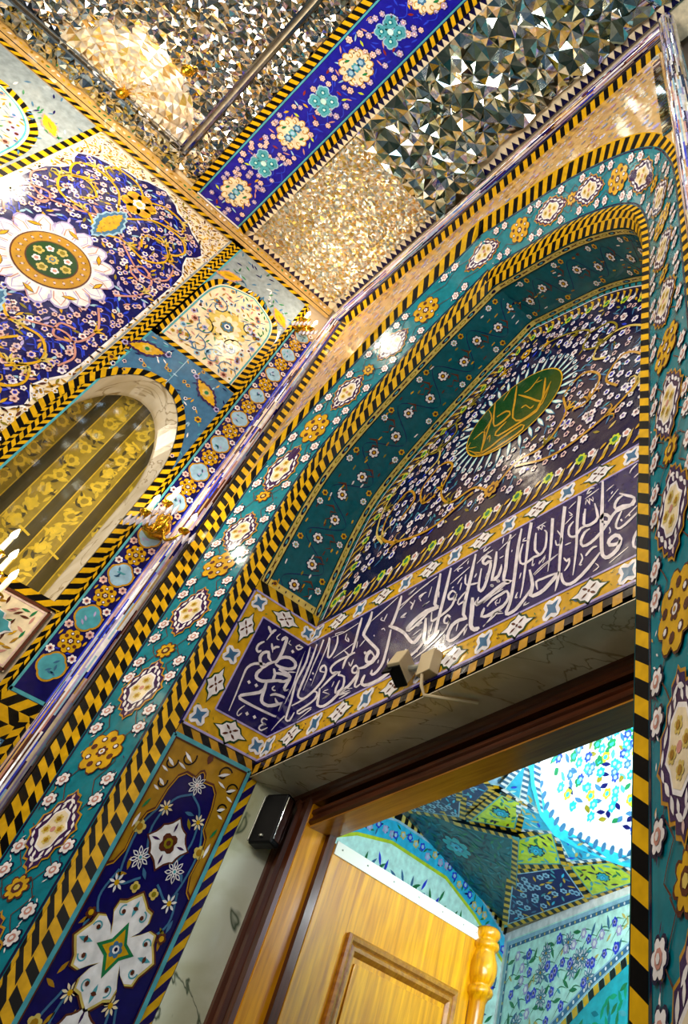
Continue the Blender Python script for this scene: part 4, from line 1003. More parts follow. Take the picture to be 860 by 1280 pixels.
for sg in (-1, 1):
    X_ = lambda pts: [(XC + sg * (x), z) for x, z in pts]
    v_.strip(X_(catmull([(.0, 1.62), (.10, 1.70), (.22, 1.70), (.30, 1.80), (.28, 1.92), (.36, 1.98), (.44, 1.90), (.40, 1.80), (.33, 1.80)], 6)), .010, 'amber', 6)
    v_.strip(X_(catmull([(.10, 1.68), (.28, 1.62), (.48, 1.66), (.60, 1.74), (.62, 1.86), (.54, 1.94), (.47, 1.86), (.52, 1.78)], 6)), .010, 'amber', 6)
    v_.strip(X_(catmull([(.58, 1.70), (.66, 1.80), (.67, 1.96), (.56, 2.10), (.44, 2.12), (.40, 2.04), (.46, 1.99)], 6)), .010, 'palegold', 6)
    v_.strip(X_(catmull([(.34, 2.24), (.46, 2.22), (.50, 2.14), (.42, 2.10), (.34, 2.16), (.36, 2.26), (.22, 2.36), (.08, 2.40)], 6)), .009, 'olive', 6)
    for x, z, a, c in ((.22, 1.70, 1, 'olive'), (.60, 1.74, 1.2, 'palegold'), (.66, 1.9, 2, 'olive'), (.44, 2.12, 3, 'olive'), (.30, 1.82, .5, 'gold'), (.48, 1.66, .2, 'amber'), (.30, 2.29, 2.6, 'olive'), (.14, 2.38, 2.8, 'gold'), (.40, 1.80, 1.5, 'amber')):
        arabesque(v_, XC + sg * x, z, .05, a if sg > 0 else math.pi - a, c, 7)
flower(v_, XC, 1.635, .035, 'amber', 'brown', 8, 7, 0, None, 'gold')
flower(v_, XC, 2.42, .03, 'gold', 'brown', 8, 7, 0, None, 'white')
v_.build('gold_vines', rootT)
# leafy border along the arch and along the frieze
q = P(lambda s, t: ((arch(s, -t)[0], YB - .0005, arch(s, -t)[1]), (0, -1, 0)))
sa, sb = s_at(1.47, True), s_at(1.47, False)
q.grid(sa, sb, 0, .022, 110, 1, 'teal', 1)
q.strip([(sa + (sb - sa) * i / 150, .026) for i in range(151)], .005, 'white', 2)
def leafrow(q, s0, s1, t0, w, l=3, st=.042):
    n = int((s1 - s0) / st)
    for i in range(n):
        s = s0 + (i + .5) * (s1 - s0) / n; d = (s1 - s0) / n
        q.poly([(s - d * .5, t0), (s + d * .1, t0 + w * .1), (s + d * .5, t0 + w * .5), (s + d * .15, t0 + w * .38)], 'gold', l)
        q.poly([(s - d * .1, t0 + w * .2), (s + d * .4, t0 + w * .45), (s + d * .6, t0 + w * .75), (s + d * .1, t0 + w * .5)], ('white', 'palegold')[i % 2], l)
        if i % 3 == 0: flower(q, s, t0 + w * .72, w * .26, 'lime', 'leaf', 7, l + 1, 0, None, None)
        elif i % 3 == 1: flower(q, s, t0 + w * .70, w * .20, 'white', 'rose', 5, l + 1, 0, None, None)
        else: leaf(q, s, t0 + w * .72, d * .7, w * .14, .6, 'gold', l + 1)
for i in range(int((sb - sa) / .04)):
    s = sa + i * .04; q.poly([(s, .003), (s + .012, .003), (s + .026, .020), (s + .014, .020)], 'black', 2)
leafrow(q, sa + .05, sb - .05, .035, .085)
q2 = P(lambda s, t: ((s, YB - .0005, 1.452 + t), (0, -1, 0)))
leafrow(q2, XL + .04, XR - .02, .012, .085)
addp(q, q2); q.build('leaf_border', rootT)
o_ = P(wally(YB - .0005))
for i in range(34):
    a = 2 * math.pi * i / 34
    x, z = OX + math.cos(a) * (ORX + .030), OZ + math.sin(a) * (ORZ + .030)
    ar = math.atan2(math.sin(a) * ORX, math.cos(a) * ORZ)
    leaf(o_, x, z, .10, .020, ar, 'steel', 3); leaf(o_, x, z, .075, .014, ar, 'mint', 4); leaf(o_, x + .012 * math.cos(ar), z + .012 * math.sin(ar), .035, .008, ar, 'white', 5)
    flower(o_, OX + math.cos(a + .09) * (ORX + .062), OZ + math.sin(a + .09) * (ORZ + .062), .0125, 'white', 'sea', 5, 6, 0, None, None)
o_.poly(xf(circ(48), OX, OZ, ORX, ORZ), 'gold', 7); o_.poly(xf(circ(48), OX, OZ, ORX - .006, ORZ - .006), 'green', 8)
strokes(o_, decode(SCRIPT_OVAL, -1.7, 1.8), 'amber', 9)
o_.build('green_oval', rootT)
# ------------------------------------------------------------------ flower panel on the jamb
rootP = empty('flower_panel', (XL, .865, .97), 'navy jamb panel with white lobed medallions and an ochre scalloped top, below the frieze', 'tile panel')
y0, y1, zt, zb = .738, .996, .973, -.60
def flower_jamb(fm):
    p = P(fm)
    p.grid(y0, y1, zb, zt, 2, 10, 'navy', 0)
    rectline(p, y0 + .004, y1 - .004, zb, zt - .004, .011, 'sea', 6); rectline(p, y0 + .011, y1 - .011, zb, zt - .011, .0035, 'brown', 6)
    # scalloped ochre top
    m_ = (y0 + y1) / 2; hw = (y1 - y0) / 2 - .012
    sc = [(-1, .66), (-.88, .67), (-.79, .70), (-.82, .745), (-.75, .785), (-.62, .80), (-.585, .85), (-.50, .885), (-.36, .90), (-.12, .898), (-.06, .915), (0, .92)]
    top = [(m_ + hw * a, b) for a, b in sc]; topr = [(m_ - hw * a, b) for a, b in sc[::-1]]
    p.poly(top + [(m_, zt - .012), (m_ - hw, zt - .012)], 'ochre', 2); p.poly(topr + [(m_ + hw, zt - .012), (m_, zt - .012)], 'ochre', 2)
    p.strip(top + topr[1:], .007, 'brown', 3); p.strip([(a, b - .004) for a, b in top + topr[1:]], .0025, 'amber', 4)
    for sg in (-1, 1):
        for (a, b, r_) in ((.50, .932, .024), (.83, .905, .020), (.80, .855, .016)):
            spiral(p, m_ + sg * hw * a, b, r_, .85, .6, sg, 'black', .004, 4, 16)
            leaf(p, m_ + sg * hw * a, b, r_ * 1.5, .008, .5 * sg, 'white', 5); leaf(p, m_ + sg * hw * (a + .05), b - r_, r_ * 1.2, .006, -.3, 'white', 5)
        leaf(p, m_ + sg * hw * .9, .76, .035, .008, 1.5, 'white', 5); leaf(p, m_ + sg * hw * .88, .80, .03, .007, 1.2, 'leaf', 5)
    leaf(p, m_, .952, .03, .018, 1.57, 'brown', 5)
    p2 = P(fm)
    def vinebit(a, b, c, d): p2.strip(catmull([a, b, c, d], 5), .005, 'steel', 2)
    for k in range(4):
        z = .86 - k * .37
        for sg in (-1, 1):
            X = lambda a: m_ + sg * hw * a
            vinebit((X(0), z), (X(.35), z - .03), (X(.5), z - .10), (X(.30), z - .16)); vinebit((X(.2), z - .2), (X(.6), z - .22), (X(.75), z - .12), (X(.55), z - .05))
            vinebit((X(.1), z - .3), (X(.5), z - .3), (X(.8), z - .26), (X(.7), z - .2))
            for j in range(7): leaf(p2, X(rr.uniform(.1, .9)), z - rr.uniform(0, .34), .028, .009, rr.uniform(0, 6), rr.choice(('steel', 'steel', 'ochre', 'olive')), 2)
            daisy(p2, X(.42), z - .052, .019, 'cream', 'gold', 8, 4)
            openflower(p2, X(.42), z - .165, .025, 'white', 'navy', 'sea', 8, 4, .3 * sg)
            daisy(p2, X(.62), z - .225, .020, 'white', 'gold', 7, 4, .4)
            flower(p2, X(.75), z - .11, .016, 'palegold', 'ochre', 5, 4, .3, None, None)
            flower(p2, X(.22), z - .22, .012, 'palegold', 'olive', 4, 4, .3, None, None)
            openflower(p2, X(.62), z - .335, .022, 'white', 'navy', 'pink', 6, 4, .8)
            flower(p2, X(.80), z - .29, .012, 'brown', 'gold', 5, 4, 0, None, None)
        openflower(p2, m_, z + .022 if k == 0 else z + .0, .025, 'white', 'navy', 'pink', 8, 4, .2)
        # small four-pointed white medallion
        q_ = [(1, 0), (.74, .22), (.62, .40), (.56, .56), (.40, .62), (.22, .74)]; pts = []
        for k4 in range(4):
            for x_, y_ in q_: pts.append(((x_, y_), (-y_, x_), (-x_, -y_), (y_, -x_))[k4])
        c = (m_, z - .118)
        p2.poly(xf(pts, c[0], c[1], .062, .062), 'brown', 4); p2.poly(xf(pts, c[0], c[1], .056, .056), 'white', 5)
        flower(p2, c[0], c[1], .024, 'brown', 'olive', 4, 6, .78, None, 'brown')
        for i in range(4):
            a = i * math.pi / 2; leaf(p2, c[0] + math.cos(a) * .036, c[1] + math.sin(a) * .036, .024, .006, a, 'purple', 6)
        # large four-lobed white medallion
        c = (m_, z - .335); pts = []
        q_ = [(.27, -.20), (.40, -.36), (.58, -.47), (.76, -.44), (.80, -.28), (.90, -.16), (1.02, 0), (.90, .16), (.80, .28), (.76, .44), (.58, .47), (.40, .36)]
        for k4 in range(4):
            for x_, y_ in q_: pts.append(((x_, y_), (-y_, x_), (-x_, -y_), (y_, -x_))[k4])
        p2.poly(xf(pts, c[0], c[1], .106, .113, 0), 'brown', 4); p2.poly(xf(pts, c[0], c[1], .101, .108, 0), 'palegold', 5); p2.poly(xf(pts, c[0], c[1], .095, .102, 0), 'white', 6)
        lz = [(-1, 0), (-.4, .3), (0, 1), (.4, .3), (1, 0), (.4, -.3), (0, -1), (-.4, -.3)]
        p2.poly(xf(lz, c[0], c[1], .048, .052), 'leaf', 7); p2.poly(xf(lz, c[0], c[1], .034, .038), 'gold', 8); flower(p2, c[0], c[1], .016, 'steel', 'white', 6, 9, 0, None, 'deep')
        for i in range(4):
            a = i * math.pi / 2
            leaf(p2, c[0] + math.cos(a) * .075, c[1] + math.sin(a) * .078, .034, .010, a, 'sea', 7); leaf(p2, c[0] + math.cos(a) * .075, c[1] + math.sin(a) * .078, .014, .009, a + 1.57, 'brown', 8)
            for e in (-1, 1):
                cx_, cz_ = c[0] + math.cos(a) * .062 - math.sin(a) * .024 * e, c[1] + math.sin(a) * .066 + math.cos(a) * .026 * e
                spiral(p2, cx_, cz_, .013, .8, a, e, 'sea', .003, 7, 12); disc(p2, cx_, cz_, .005, 'brown', 8, 6)
    return p, p2
p, p2 = flower_jamb(fr)
pr, pr2 = flower_jamb(lambda u, w: ((XR, u, w), (-1, 0, 0)))
addp(pr, pr2); set_props(pr.build('wall_front_reveal_tiles'), kind='structure')
p.build('scalloped_ground', rootP); p2.build('medallions_and_flowers', rootP)
q = P(fr); q.grid(.998, 1.026, zb, .985, 1, 20, 'black', 0)
g_ = P(lambda s, t: ((XL, t, s), (1, 0, 0))); chevrons(g_, zb, .985, .998, 1.026, 1, .027, 1.4, ('gold', 'ink')); addp(q, g_)
q.build('striped_edge', rootP)

# ------------------------------------------------------------------ marble lining of the doorway
structure('trim_1', [box_vf(XL - .02, XL, 1.028, 1.17, FL, .958), box_vf(XR, XR + .02, .76, 1.17, FL, .958)], M_MARBLE)
structure('trim_2', [box_vf(XL - .02, XR + .02, 1.0, 1.165, .956, .972)], M_MARBLE_D)
v, f = merge(box_vf(XR + .004, XR + .02, YA + .02, 1.028, FL, .99), box_vf(XL - .04, XL - .004, YA + .03, 1.03, FL, .95))
set_props(link_mesh('wall_front_reveal', v, f, M_PLASTER), kind='structure')
# back of the portal wall around the door
structure('wall_front_back', [box_vf(XL - .5, XL - .02, 1.17, 1.27, FL, 1.0), box_vf(XR + .02, XR + 1.2, 1.17, 1.27, FL, 1.0), box_vf(XL - .3, XR + .3, 1.17, 1.27, .965, 1.02)], M_PLASTER)

# ------------------------------------------------------------------ door frame
door = set_props(empty('door_1', (XL, 1.17, FL)), kind='structure')
def frame_profile(name, path_pts, mat):
    """stepped mouldings of the frame: polygon in the (depth, drop) plane, swept along the head or a jamb"""
    pass
XJ = XL + .118                       # inner face of the jamb
def head(name, prof, mat):
    v, f = prism_vf([(XL, y, z) for y, z in prof], (XL, 0, 0), (XR, 0, 0)); return link_mesh(name, v, f, mat, door)
head('head_moulding', [(1.150, .957), (1.150, .944), (1.158, .940), (1.158, .934), (1.164, .930), (1.164, .921), (1.2, .921), (1.2, .957)], M_WOODDH)
head('head_groove', [(1.20, .945), (1.20, .895), (1.21, .895), (1.21, .945)], M_GAP)  # near-black backing stands in for the shade in this gap
head('head_lower_moulding', [(1.168, .905), (1.168, .897), (1.175, .893), (1.175, .886), (1.168, .882), (1.168, .874), (1.182, .866), (1.25, .866), (1.25, .905)], M_WOODDH)
head('head_board', [(1.176, .868), (1.176, .864), (1.262, .864), (1.262, .90), (1.2, .90), (1.2, .868)], M_WOODH)
def jamb(name, prof, mat, side=1):
    v, f = prism_vf([(x if side > 0 else XL + XR - x, y, FL) for x, y in prof], (0, 0, FL), (0, 0, .957)); return link_mesh(name, v, f, mat, door)
for sd in (1, -1):
    jamb('jamb_moulding', [(XL, 1.168), (XL, 1.150), (XL + .014, 1.150), (XL + .018, 1.160), (XL + .034, 1.160), (XL + .038, 1.152), (XL + .054, 1.152), (XL + .06, 1.164), (XL + .076, 1.164), (XL + .08, 1.156), (XL + .104, 1.156), (XL + .112, 1.168)], M_WOODD, sd)
    jamb('jamb_stop', [(XJ, 1.238), (XJ + .018, 1.238), (XJ + .018, 1.262), (XJ, 1.262)], M_WOODD, sd)
    jamb('jamb_board', [(XL + .095, 1.166), (XJ, 1.166), (XJ, 1.246), (XL + .095, 1.246)], M_WOOD, sd)

# ------------------------------------------------------------------ open door leaf
LH, LF = (-2.088, 1.264), (-2.195, 1.967)
dx, dy = LF[0] - LH[0], LF[1] - LH[1]; LW = math.hypot(dx, dy); ex = (dx / LW, dy / LW); en = (ex[1], -ex[0])   # en faces the doorway
leafr = empty('door_leaf', (LH[0], LH[1], FL), 'open honey-coloured wooden door leaf with a raised panel and glossy varnish', 'door')
def lp(d, n, z): return (LH[0] + ex[0] * d + en[0] * n, LH[1] + ex[1] * d + en[1] * n, z)
def lbox(name, d0, d1, n0, n1, z0, z1, mat, bev=0.0, parent=None):
    v, f = box_vf(0, 1, 0, 1, 0, 1); v = [lp(d0 + (d1 - d0) * a, n0 + (n1 - n0) * b, z0 + (z1 - z0) * c) for a, b, c in v]
    o = link_mesh(name, v, f, mat, parent or leafr)
    if bev: add_bevel(o, bev)
    return o
lbox('slab', 0, LW, -.032, 0, FL + .01, .852, M_WOOD, .004)
es = lbox('edge_strip', .004, LW - .008, 0, .004, .826, .858, M_WHITEBOARD, .001)
for d in (.03, .14, .26, .38, .50, .61, .68):
    v, f = lathe_vf([(.003, 0), (.003, .003)], lp(d, .004, .842)); link_mesh('strip_screw', v, f, M_GREY, es)
# raised panel frame: mitred moulding swept round a rectangle
def lframe(name, d0, d1, z0, z1, prof, mat):
    V = []; F = []
    for cd, cz, sd, sz in ((d0, z1, 1, -1), (d1, z1, -1, -1), (d1, z0, -1, 1), (d0, z0, 1, 1)):
        for w_, h in prof: V.append(lp(cd + sd * w_, h, cz + sz * w_))
    n = len(prof)
    for k in range(4):
        for i in range(n - 1):
            a, b = k * n + i, ((k + 1) % 4) * n + i
            F.append([a, a + 1, b + 1, b])
    return link_mesh(name, V, F, mat, leafr)
PR = [(0, 0), (0, .012), (.006, .018), (.014, .016), (.018, .008), (.024, .014), (.032, .014), (.038, .004), (.040, 0)]
pm = lframe('panel_moulding', .138, .632, .02, .686, PR, M_WOODH)
lbox('raised_panel', .190, .580, 0, .006, .072, .634, M_WOOD, .004, pm)
pm = lframe('panel_moulding', .138, .632, -.92, -.10, PR, M_WOODH)
lbox('raised_panel', .190, .580, 0, .006, -.868, -.152, M_WOOD, .004, pm)
prof = [(.000, .866), (.038, .866), (.046, .858), (.046, .846), (.040, .838), (.036, .834), (.046, .828), (.049, .820), (.046, .812), (.037, .808), (.041, .796), (.050, .776), (.052, .758), (.048, .738), (.040, .724), (.036, .720), (.046, .714), (.049, .706), (.046, .698), (.036, .692), (.030, .680), (.028, .60), (.027, -.2), (.030, -.9)]
c = lp(LW + .022, .006, 0)
v, f = lathe_vf([(r, z) for r, z in prof[::-1]], c, 2, 22)
o = link_mesh('turned_half_column', v, f, M_WOOD, leafr, smooth=True)
lbox('column_backing', LW - .01, LW + .05, -.03, 0, FL + .01, .85, M_WOODD)

# ------------------------------------------------------------------ small black wall speaker on the jamb
spk = empty('wall_speaker', (XL, 1.11, .80), 'small black box speaker with a silver edge, high on the marble door jamb', 'speaker')
def rot2(cx, cy, a, x, y): return (cx + x * math.cos(a) - y * math.sin(a), cy + x * math.sin(a) + y * math.cos(a))
def rbox(name, cx, cy, a, x0, x1, y0, y1, z0, z1, mat, parent, bev=0.0):
    v, f = box_vf(x0, x1, y0, y1, z0, z1); v = [(*rot2(cx, cy, a, x, y), z) for x, y, z in v]
    o = link_mesh(name, v, f, mat, parent)
    if bev: add_bevel(o, bev)
    return o
SA = math.radians(28)
scx, scy = -2.178, 1.098
rbox('case', scx, scy, SA, -.036, .036, -.022, .022, .805, .930, M_BLACK, spk, .008)
rbox('silver_edge', scx, scy, SA, -.0405, -.0355, -.024, .012, .812, .924, M_GREY, spk, .002)
rbox('glossy_side', scx, scy, SA, .0365, .0395, -.020, .020, .815, .922, flat_mat('polished_steel', '#c8d4da', 0.08, 1.0), spk, .001)
rbox('wall_bracket', scx, scy, SA, -.012, .012, .020, .032, .845, .885, M_GREY, spk)
v, f = lathe_vf([(.006, 0), (.006, .004)], (*rot2(scx, scy, SA, 0, -.024), .82)); link_mesh('badge', v, f, M_GREY, spk)

# ------------------------------------------------------------------ security camera over the frieze
cc = empty('security_camera', (-1.50, YB, 1.0), 'beige security camera on a junction box at the lower edge of the frieze', 'security camera')
CA = math.radians(28)
def tbox(name, c, half, yaw, pitch, mat, bev=.003, par=None):
    M_ = Matrix.Rotation(yaw, 4, 'Z') @ Matrix.Rotation(pitch, 4, 'X')
    v, f = box_vf(-half[0], half[0], -half[1], half[1], -half[2], half[2])
    v = [tuple(Vector(c) + M_ @ Vector(q)) for q in v]
    o = link_mesh(name, v, f, mat, par or cc)
    if bev: add_bevel(o, bev)
    return o
tbox('junction_box', (-1.455, .982, 1.030), (.026, .016, .030), 0, 0, M_BEIGE, .003)
hs = tbox('housing', (-1.533, .955, 1.035), (.019, .032, .027), math.radians(16), math.radians(-24), M_BEIGE, .004)
tbox('lens_front', (-1.542, .925, 1.020), (.014, .003, .018), math.radians(16), math.radians(-24), M_BLACK, .001, hs)
tbox('underside', (-1.531, .949, 1.006), (.017, .029, .003), math.radians(16), math.radians(-24), M_BLACK, .001, hs)
v, f = tube_vf([(-1.522, .965, 1.034), (-1.50, .972, 1.030), (-1.475, .976, 1.030)], [.007, .009, .007], 10); link_mesh('swivel_arm', v, f, M_GREY, cc)
v, f = tube_vf([(-1.462, .972, 1.004), (-1.458, .978, .972), (-1.450, .988, .949), (-1.36, 1.09, .949)], .0045, 8); link_mesh('cable_conduit', v, f, M_BEIGE, cc)

# ------------------------------------------------------------------ side wall: tile panels
fl = wallx(XW)
rr = random.Random(33)
def cusps(c, hw, pts): return [(c + hw * a, b) for a, b in pts] + [(c - hw * a, b) for a, b in pts[::-1]]
# big medallion panel
rootB = empty('carpet_panel', (XW, -.495, 2.4), 'large indigo carpet-patterned wall panel with a round orange medallion ringed in white', 'tile panel')
bc, bw = -.495, .365
p = P(fl)
p.grid(-.862, -.128, 1.30, 3.185, 2, 4, 'cream', 0)
prof = [(0, 3.165), (.22, 3.13), (.30, 3.10), (.50, 3.085), (.62, 3.05), (.80, 3.02), (.90, 2.97), (.88, 2.93), (.80, 2.89), (.84, 2.84), (.93, 2.78), (.95, 2.70), (.95, 2.07), (.93, 1.99), (.84, 1.93), (.80, 1.88), (.88, 1.84), (.90, 1.80), (.80, 1.75), (.62, 1.72), (.50, 1.685), (.30, 1.67), (.22, 1.64), (0, 1.605)]
nav = [(bc - bw * a, b) for a, b in prof] + [(bc + bw * a, b) for a, b in prof[::-1]]
p.poly(nav, 'navy', 1); p.strip(nav + nav[:1], .010, 'white', 2)
def cornfill(x, z, i):
    if not inside((x, z), nav):
        leaf(p, x, z, .030, .010, rr.uniform(0, 6.3), rr.choice(('gold', 'ochre', 'ochre', 'amber', 'olive', 'brown')), 2)
        if i % 3 == 0: flower(p, x, z, .010, 'white', 'ochre', 5, 3, 0, None, None)
field(p, [(-.855, 1.4), (-.135, 1.4), (-.135, 3.18), (-.855, 3.18)], .021, cornfill, .004, (lambda q: inside(q, nav),), seed=8)
def bf(x, z, i):
    k = rr.random()
    if k < .46: flower(p, x, z, rr.uniform(.010, .016), rr.choice(('white', 'pink', 'pink')), rr.choice(('lav', 'rose', 'blue')), rr.choice((5, 6)), 5, rr.uniform(0, 1), 'purple', 'purple')
    elif k < .72: leaf(p, x, z, .036, .011, rr.uniform(0, 6.3), rr.choice(('blue', 'blue', 'sky', 'lav')), 3)
    elif k < .86: leaf(p, x, z, .034, .011, rr.uniform(0, 6.3), rr.choice(('gold', 'olive', 'rose')), 3)
    else: p.strip(catmull([(x - .03, z), (x, z + .02), (x + .03, z - .01)], 4), .005, 'blue', 2)
MC = (-.508, 2.385)
big = lambda q: math.hypot(q[0] - MC[0], q[1] - MC[1]) < .225
field(p, nav, .0285, bf, .018, (big,), seed=9)
p.build('carpet_ground', rootB)
v_ = P(fl)
for sz in (-1, 1):
    for sg in (-1, 1):
        T = lambda pts: [(MC[0] + sg * x, MC[1] + sz * z) for x, z in pts]
        v_.strip(T(catmull([(0, .26), (.08, .33), (.20, .32), (.26, .40), (.20, .48), (.12, .44), (.15, .37)], 6)), .010, 'gold', 6)
        v_.strip(T(catmull([(.02, .45), (.10, .56), (.22, .58), (.28, .52), (.25, .45), (.20, .50)], 6)), .010, 'gold', 6)
        v_.strip(T(catmull([(.0, .62), (.08, .68), (.18, .67), (.20, .61), (.14, .59)], 6)), .010, 'gold', 6)
        v_.strip(T(catmull([(.24, .05), (.30, .14), (.29, .24), (.22, .28), (.20, .22), (.25, .20)], 6)), .009, 'rose', 6)
        v_.strip(T(catmull([(.05, .36), (.12, .30), (.24, .24), (.32, .30), (.31, .38)], 6)), .008, 'rose', 6)
        for x, z, a in ((.20, .48, 2), (.26, .40, 1), (.22, .58, .6), (.25, .45, 5), (.16, .67, .2), (.30, .16, 1.3), (.10, .33, .4)):
            q = T([(x, z)])[0]; arabesque(v_, q[0], q[1], .045, a if sg > 0 else math.pi - a, ('gold', 'palegold')[rr.random() < .4], 7)
    z = MC[1] + sz * .36
    v_.poly(xf(CART, MC[0], z, .125, .062, math.pi / 2), 'sky', 7); v_.poly(xf(CART, MC[0], z, .112, .052, math.pi / 2), 'steel', 8); v_.poly(xf(CART, MC[0], z, .092, .034, math.pi / 2), 'gold', 9)
    for k in range(9): leaf(v_, MC[0] + rr.uniform(-.015, .015), z + (k - 4) * .018, .016, .006, rr.uniform(0, 3), 'ochre', 10)
    z = MC[1] + sz * .575
    for i in range(6):
        a = math.pi / 6 + i * math.pi / 3; disc(v_, MC[0] + math.cos(a) * .045, z + math.sin(a) * .045, .032, 'gold', 7, 12); disc(v_, MC[0] + math.cos(a) * .048, z + math.sin(a) * .048, .016, 'amber', 8, 9)
    flower(v_, MC[0], z, .03, 'white', 'palegold', 6, 9, 0, None, None)
v_.build('gold_vines', rootB)
m_ = P(fl)
m_.poly(xf(lobes(16, .16, 4), MC[0], MC[1], .232), 'lav', 6); m_.poly(xf(lobes(16, .16, 4), MC[0], MC[1], .222), 'white', 7)
for i in range(8):
    a = i * math.pi / 4 + .2
    leaf(m_, MC[0] + math.cos(a) * .178, MC[1] + math.sin(a) * .178, .056, .020, a + 1.2, 'brown', 8); leaf(m_, MC[0] + math.cos(a) * .178, MC[1] + math.sin(a) * .178, .046, .014, a + 1.2, 'gold', 9)
    leaf(m_, MC[0] + math.cos(a + .39) * .185, MC[1] + math.sin(a + .39) * .185, .04, .010, a + .39, 'lav', 8)
for i in range(24):
    a = i * 2 * math.pi / 24; pts = [(MC[0] + math.cos(a + e) * r_, MC[1] + math.sin(a + e) * r_) for e, r_ in ((-.10, .15), (-.11, .185), (0, .214), (.11, .185), (.10, .15))]
    m_.strip(pts, .004, ('lav', 'rose')[i % 2], 8)
m_.poly(xf(circ(44), MC[0], MC[1], .140), 'brown', 9); m_.poly(xf(circ(44), MC[0], MC[1], .134), 'amber', 10)
for i in range(22):
    a = i * 2 * math.pi / 22; leaf(m_, MC[0] + math.cos(a) * .112, MC[1] + math.sin(a) * .112, .022, .009, a, 'brown', 11); disc(m_, MC[0] + math.cos(a) * .112, MC[1] + math.sin(a) * .112, .005, 'pink', 12, 6)
m_.poly(xf(circ(36), MC[0], MC[1], .092), 'brown', 11); m_.poly(xf(circ(36), MC[0], MC[1], .087), 'green', 12)
for i in range(8):
    a = i * math.pi / 4; r_ = .054 if i % 2 else .058
    flower(m_, MC[0] + math.cos(a) * r_, MC[1] + math.sin(a) * r_, .021 if i % 2 == 0 else .016, ('palegold', 'white')[i % 2], ('olive', 'rose')[i % 2], 5, 13, a, None, None)
flower(m_, MC[0], MC[1], .024, 'palegold', 'steel', 8, 13, 0, None, 'gold')
m_.build('round_medallion', rootB)
def vert(Y0, flip=1): return lambda s, t: ((XW, Y0 + t, s), (1, 0, 0))
q = P(vert(-.128)); q.grid(1.2, 3.25, 0, .052, 1, 1, 'black', 0); chevrons(q, 1.2, 3.25, 0, .052, 3, .018, 1.0)
q2 = P(vert(-.892)); q2.grid(1.2, 3.2, 0, .030, 1, 1, 'black', 0); chevrons(q2, 1.2, 3.2, 0, .030, 1, .026, 0.15)
q.strip([(1.2, -.006), (3.25, -.006)], .008, 'grey', 1); q.strip([(1.2, .056), (3.25, .056)], .008, 'sea', 1)
addp(q, q2); q.build('striped_edging', rootB, M_STRIPE)

# arched panel further left
def arch_panel(name, label, c, hw, zs, za, zlo, zhi, ytl, ytr, ground, corner, seed):
    rr_ = random.Random(seed)
    root = empty(name, (XW, c, zlo), label, 'tile panel')
    p = P(fl); p.grid(ytl, ytr, zlo, zhi, 2, 2, corner, 0)
    half = catmull([(0, za), (.45, za - .03), (.80, zs + (za - zs) * .62), (.96, zs + (za - zs) * .25), (1, zs - .04)], 6)
    ol = [(c + hw * a, b) for a, b in half] + [(c + hw, zlo), (c - hw, zlo)] + [(c - hw * a, b) for a, b in half[::-1]]
    p.poly(ol, ground, 2)
    p.strip([(c + hw * a * .955, b - .012) for a, b in half[::-1]][::-1] + [(c + hw * .955, zlo)], .008, 'sea', 4)
    p.strip([(c - hw * a * .955, b - .012) for a, b in half] + [(c - hw * .955, zlo)], .008, 'sea', 4)
    def fn(x, z, i):
        k = rr_.random()
        if k < .4: flower(p, x, z, rr_.uniform(.010, .018), rr_.choice(('rose', 'lav', 'white', 'amber', 'sky')), rr_.choice(('brown', 'steel', 'olive')), 6, 4, 0, None, None)
        elif k < .9: leaf(p, x, z, .03, .009, rr_.uniform(0, 6.3), rr_.choice(('amber', 'steel', 'rose', 'leaf', 'ochre')), 3)
        else: leaf(p, x, z, .045, .006, rr_.uniform(0, 6.3), 'steel', 3)
    field(p, ol, .030, fn, .02, seed=seed)
    for sg in (-1, 1):
        for (x, z, r_) in ((.45, .32, .06), (.5, .62, .05), (.25, .12, .05), (.62, .10, .04)):
            spiral(p, c + sg * hw * x, zlo + (za - zlo) * z, r_, .9, 1.2 if sg > 0 else 1.9, sg, 'steel', .006, 5)
    cy = zlo + (za - zlo) * .48
    p.poly(xf(lobes(12, .2, 4), c, cy, .10), 'palegold', 5); flower(p, c, cy, .07, 'cream', 'olive', 10, 6, 0, None, 'white'); flower(p, c, cy, .03, 'steel', 'white', 8, 9, 0, None, 'navy')
    for sg, yy in ((1, ytr), (-1, ytl)):
        cx = (c + sg * hw + yy) / 2; 
        for zc in (za - .02, ):
            g_ = c + sg * hw * .86
            p.poly(xf(CART, g_, zc + .02, .07, .035, .6 * -sg), 'rose', 4); p.poly(xf(CART, g_, zc + .02, .062, .028, .6 * -sg), 'gold', 5)
            leaf(p, g_, zc + .02, .05, .01, .6 * -sg, 'ochre', 6)
        for k in range(34):
            a_, b__ = rr_.uniform(min(yy, c), max(yy, c)), rr_.uniform(zs, zhi - .01)
            if not inside((a_, b__), ol): leaf(p, a_, b__, .034, .009, rr_.uniform(0, 6), rr_.choice(('steel', 'steel', 'grey', 'leaf', 'white', 'navy')), 3)
        for k in range(10): leaf(p, g_ + rr_.uniform(-.09, .06), za + rr_.uniform(-.06, .07), .03, .008, rr_.uniform(0, 6), rr_.choice(('steel', 'sky', 'leaf')), 3)
    p.build('vine_ground', root)
    q = P(lambda s, t: ((XW, half_pt(half, c, hw, s, t)[0], half_pt(half, c, hw, s, t)[1]), (1, 0, 0)))
    L = half_len(half, hw)
    chevrons(q, -L - .35, 0, 0, .032, 1, .020, .9); chevrons(q, 0, L + .35, 0, .032, 1, .020, -.9)
    q.build('chevron_arch', root, M_STRIPE)
    return root
def half_len(half, hw):
    return sum(math.hypot((b[0] - a[0]) * hw, b[1] - a[1]) for a, b in zip(half, half[1:]))
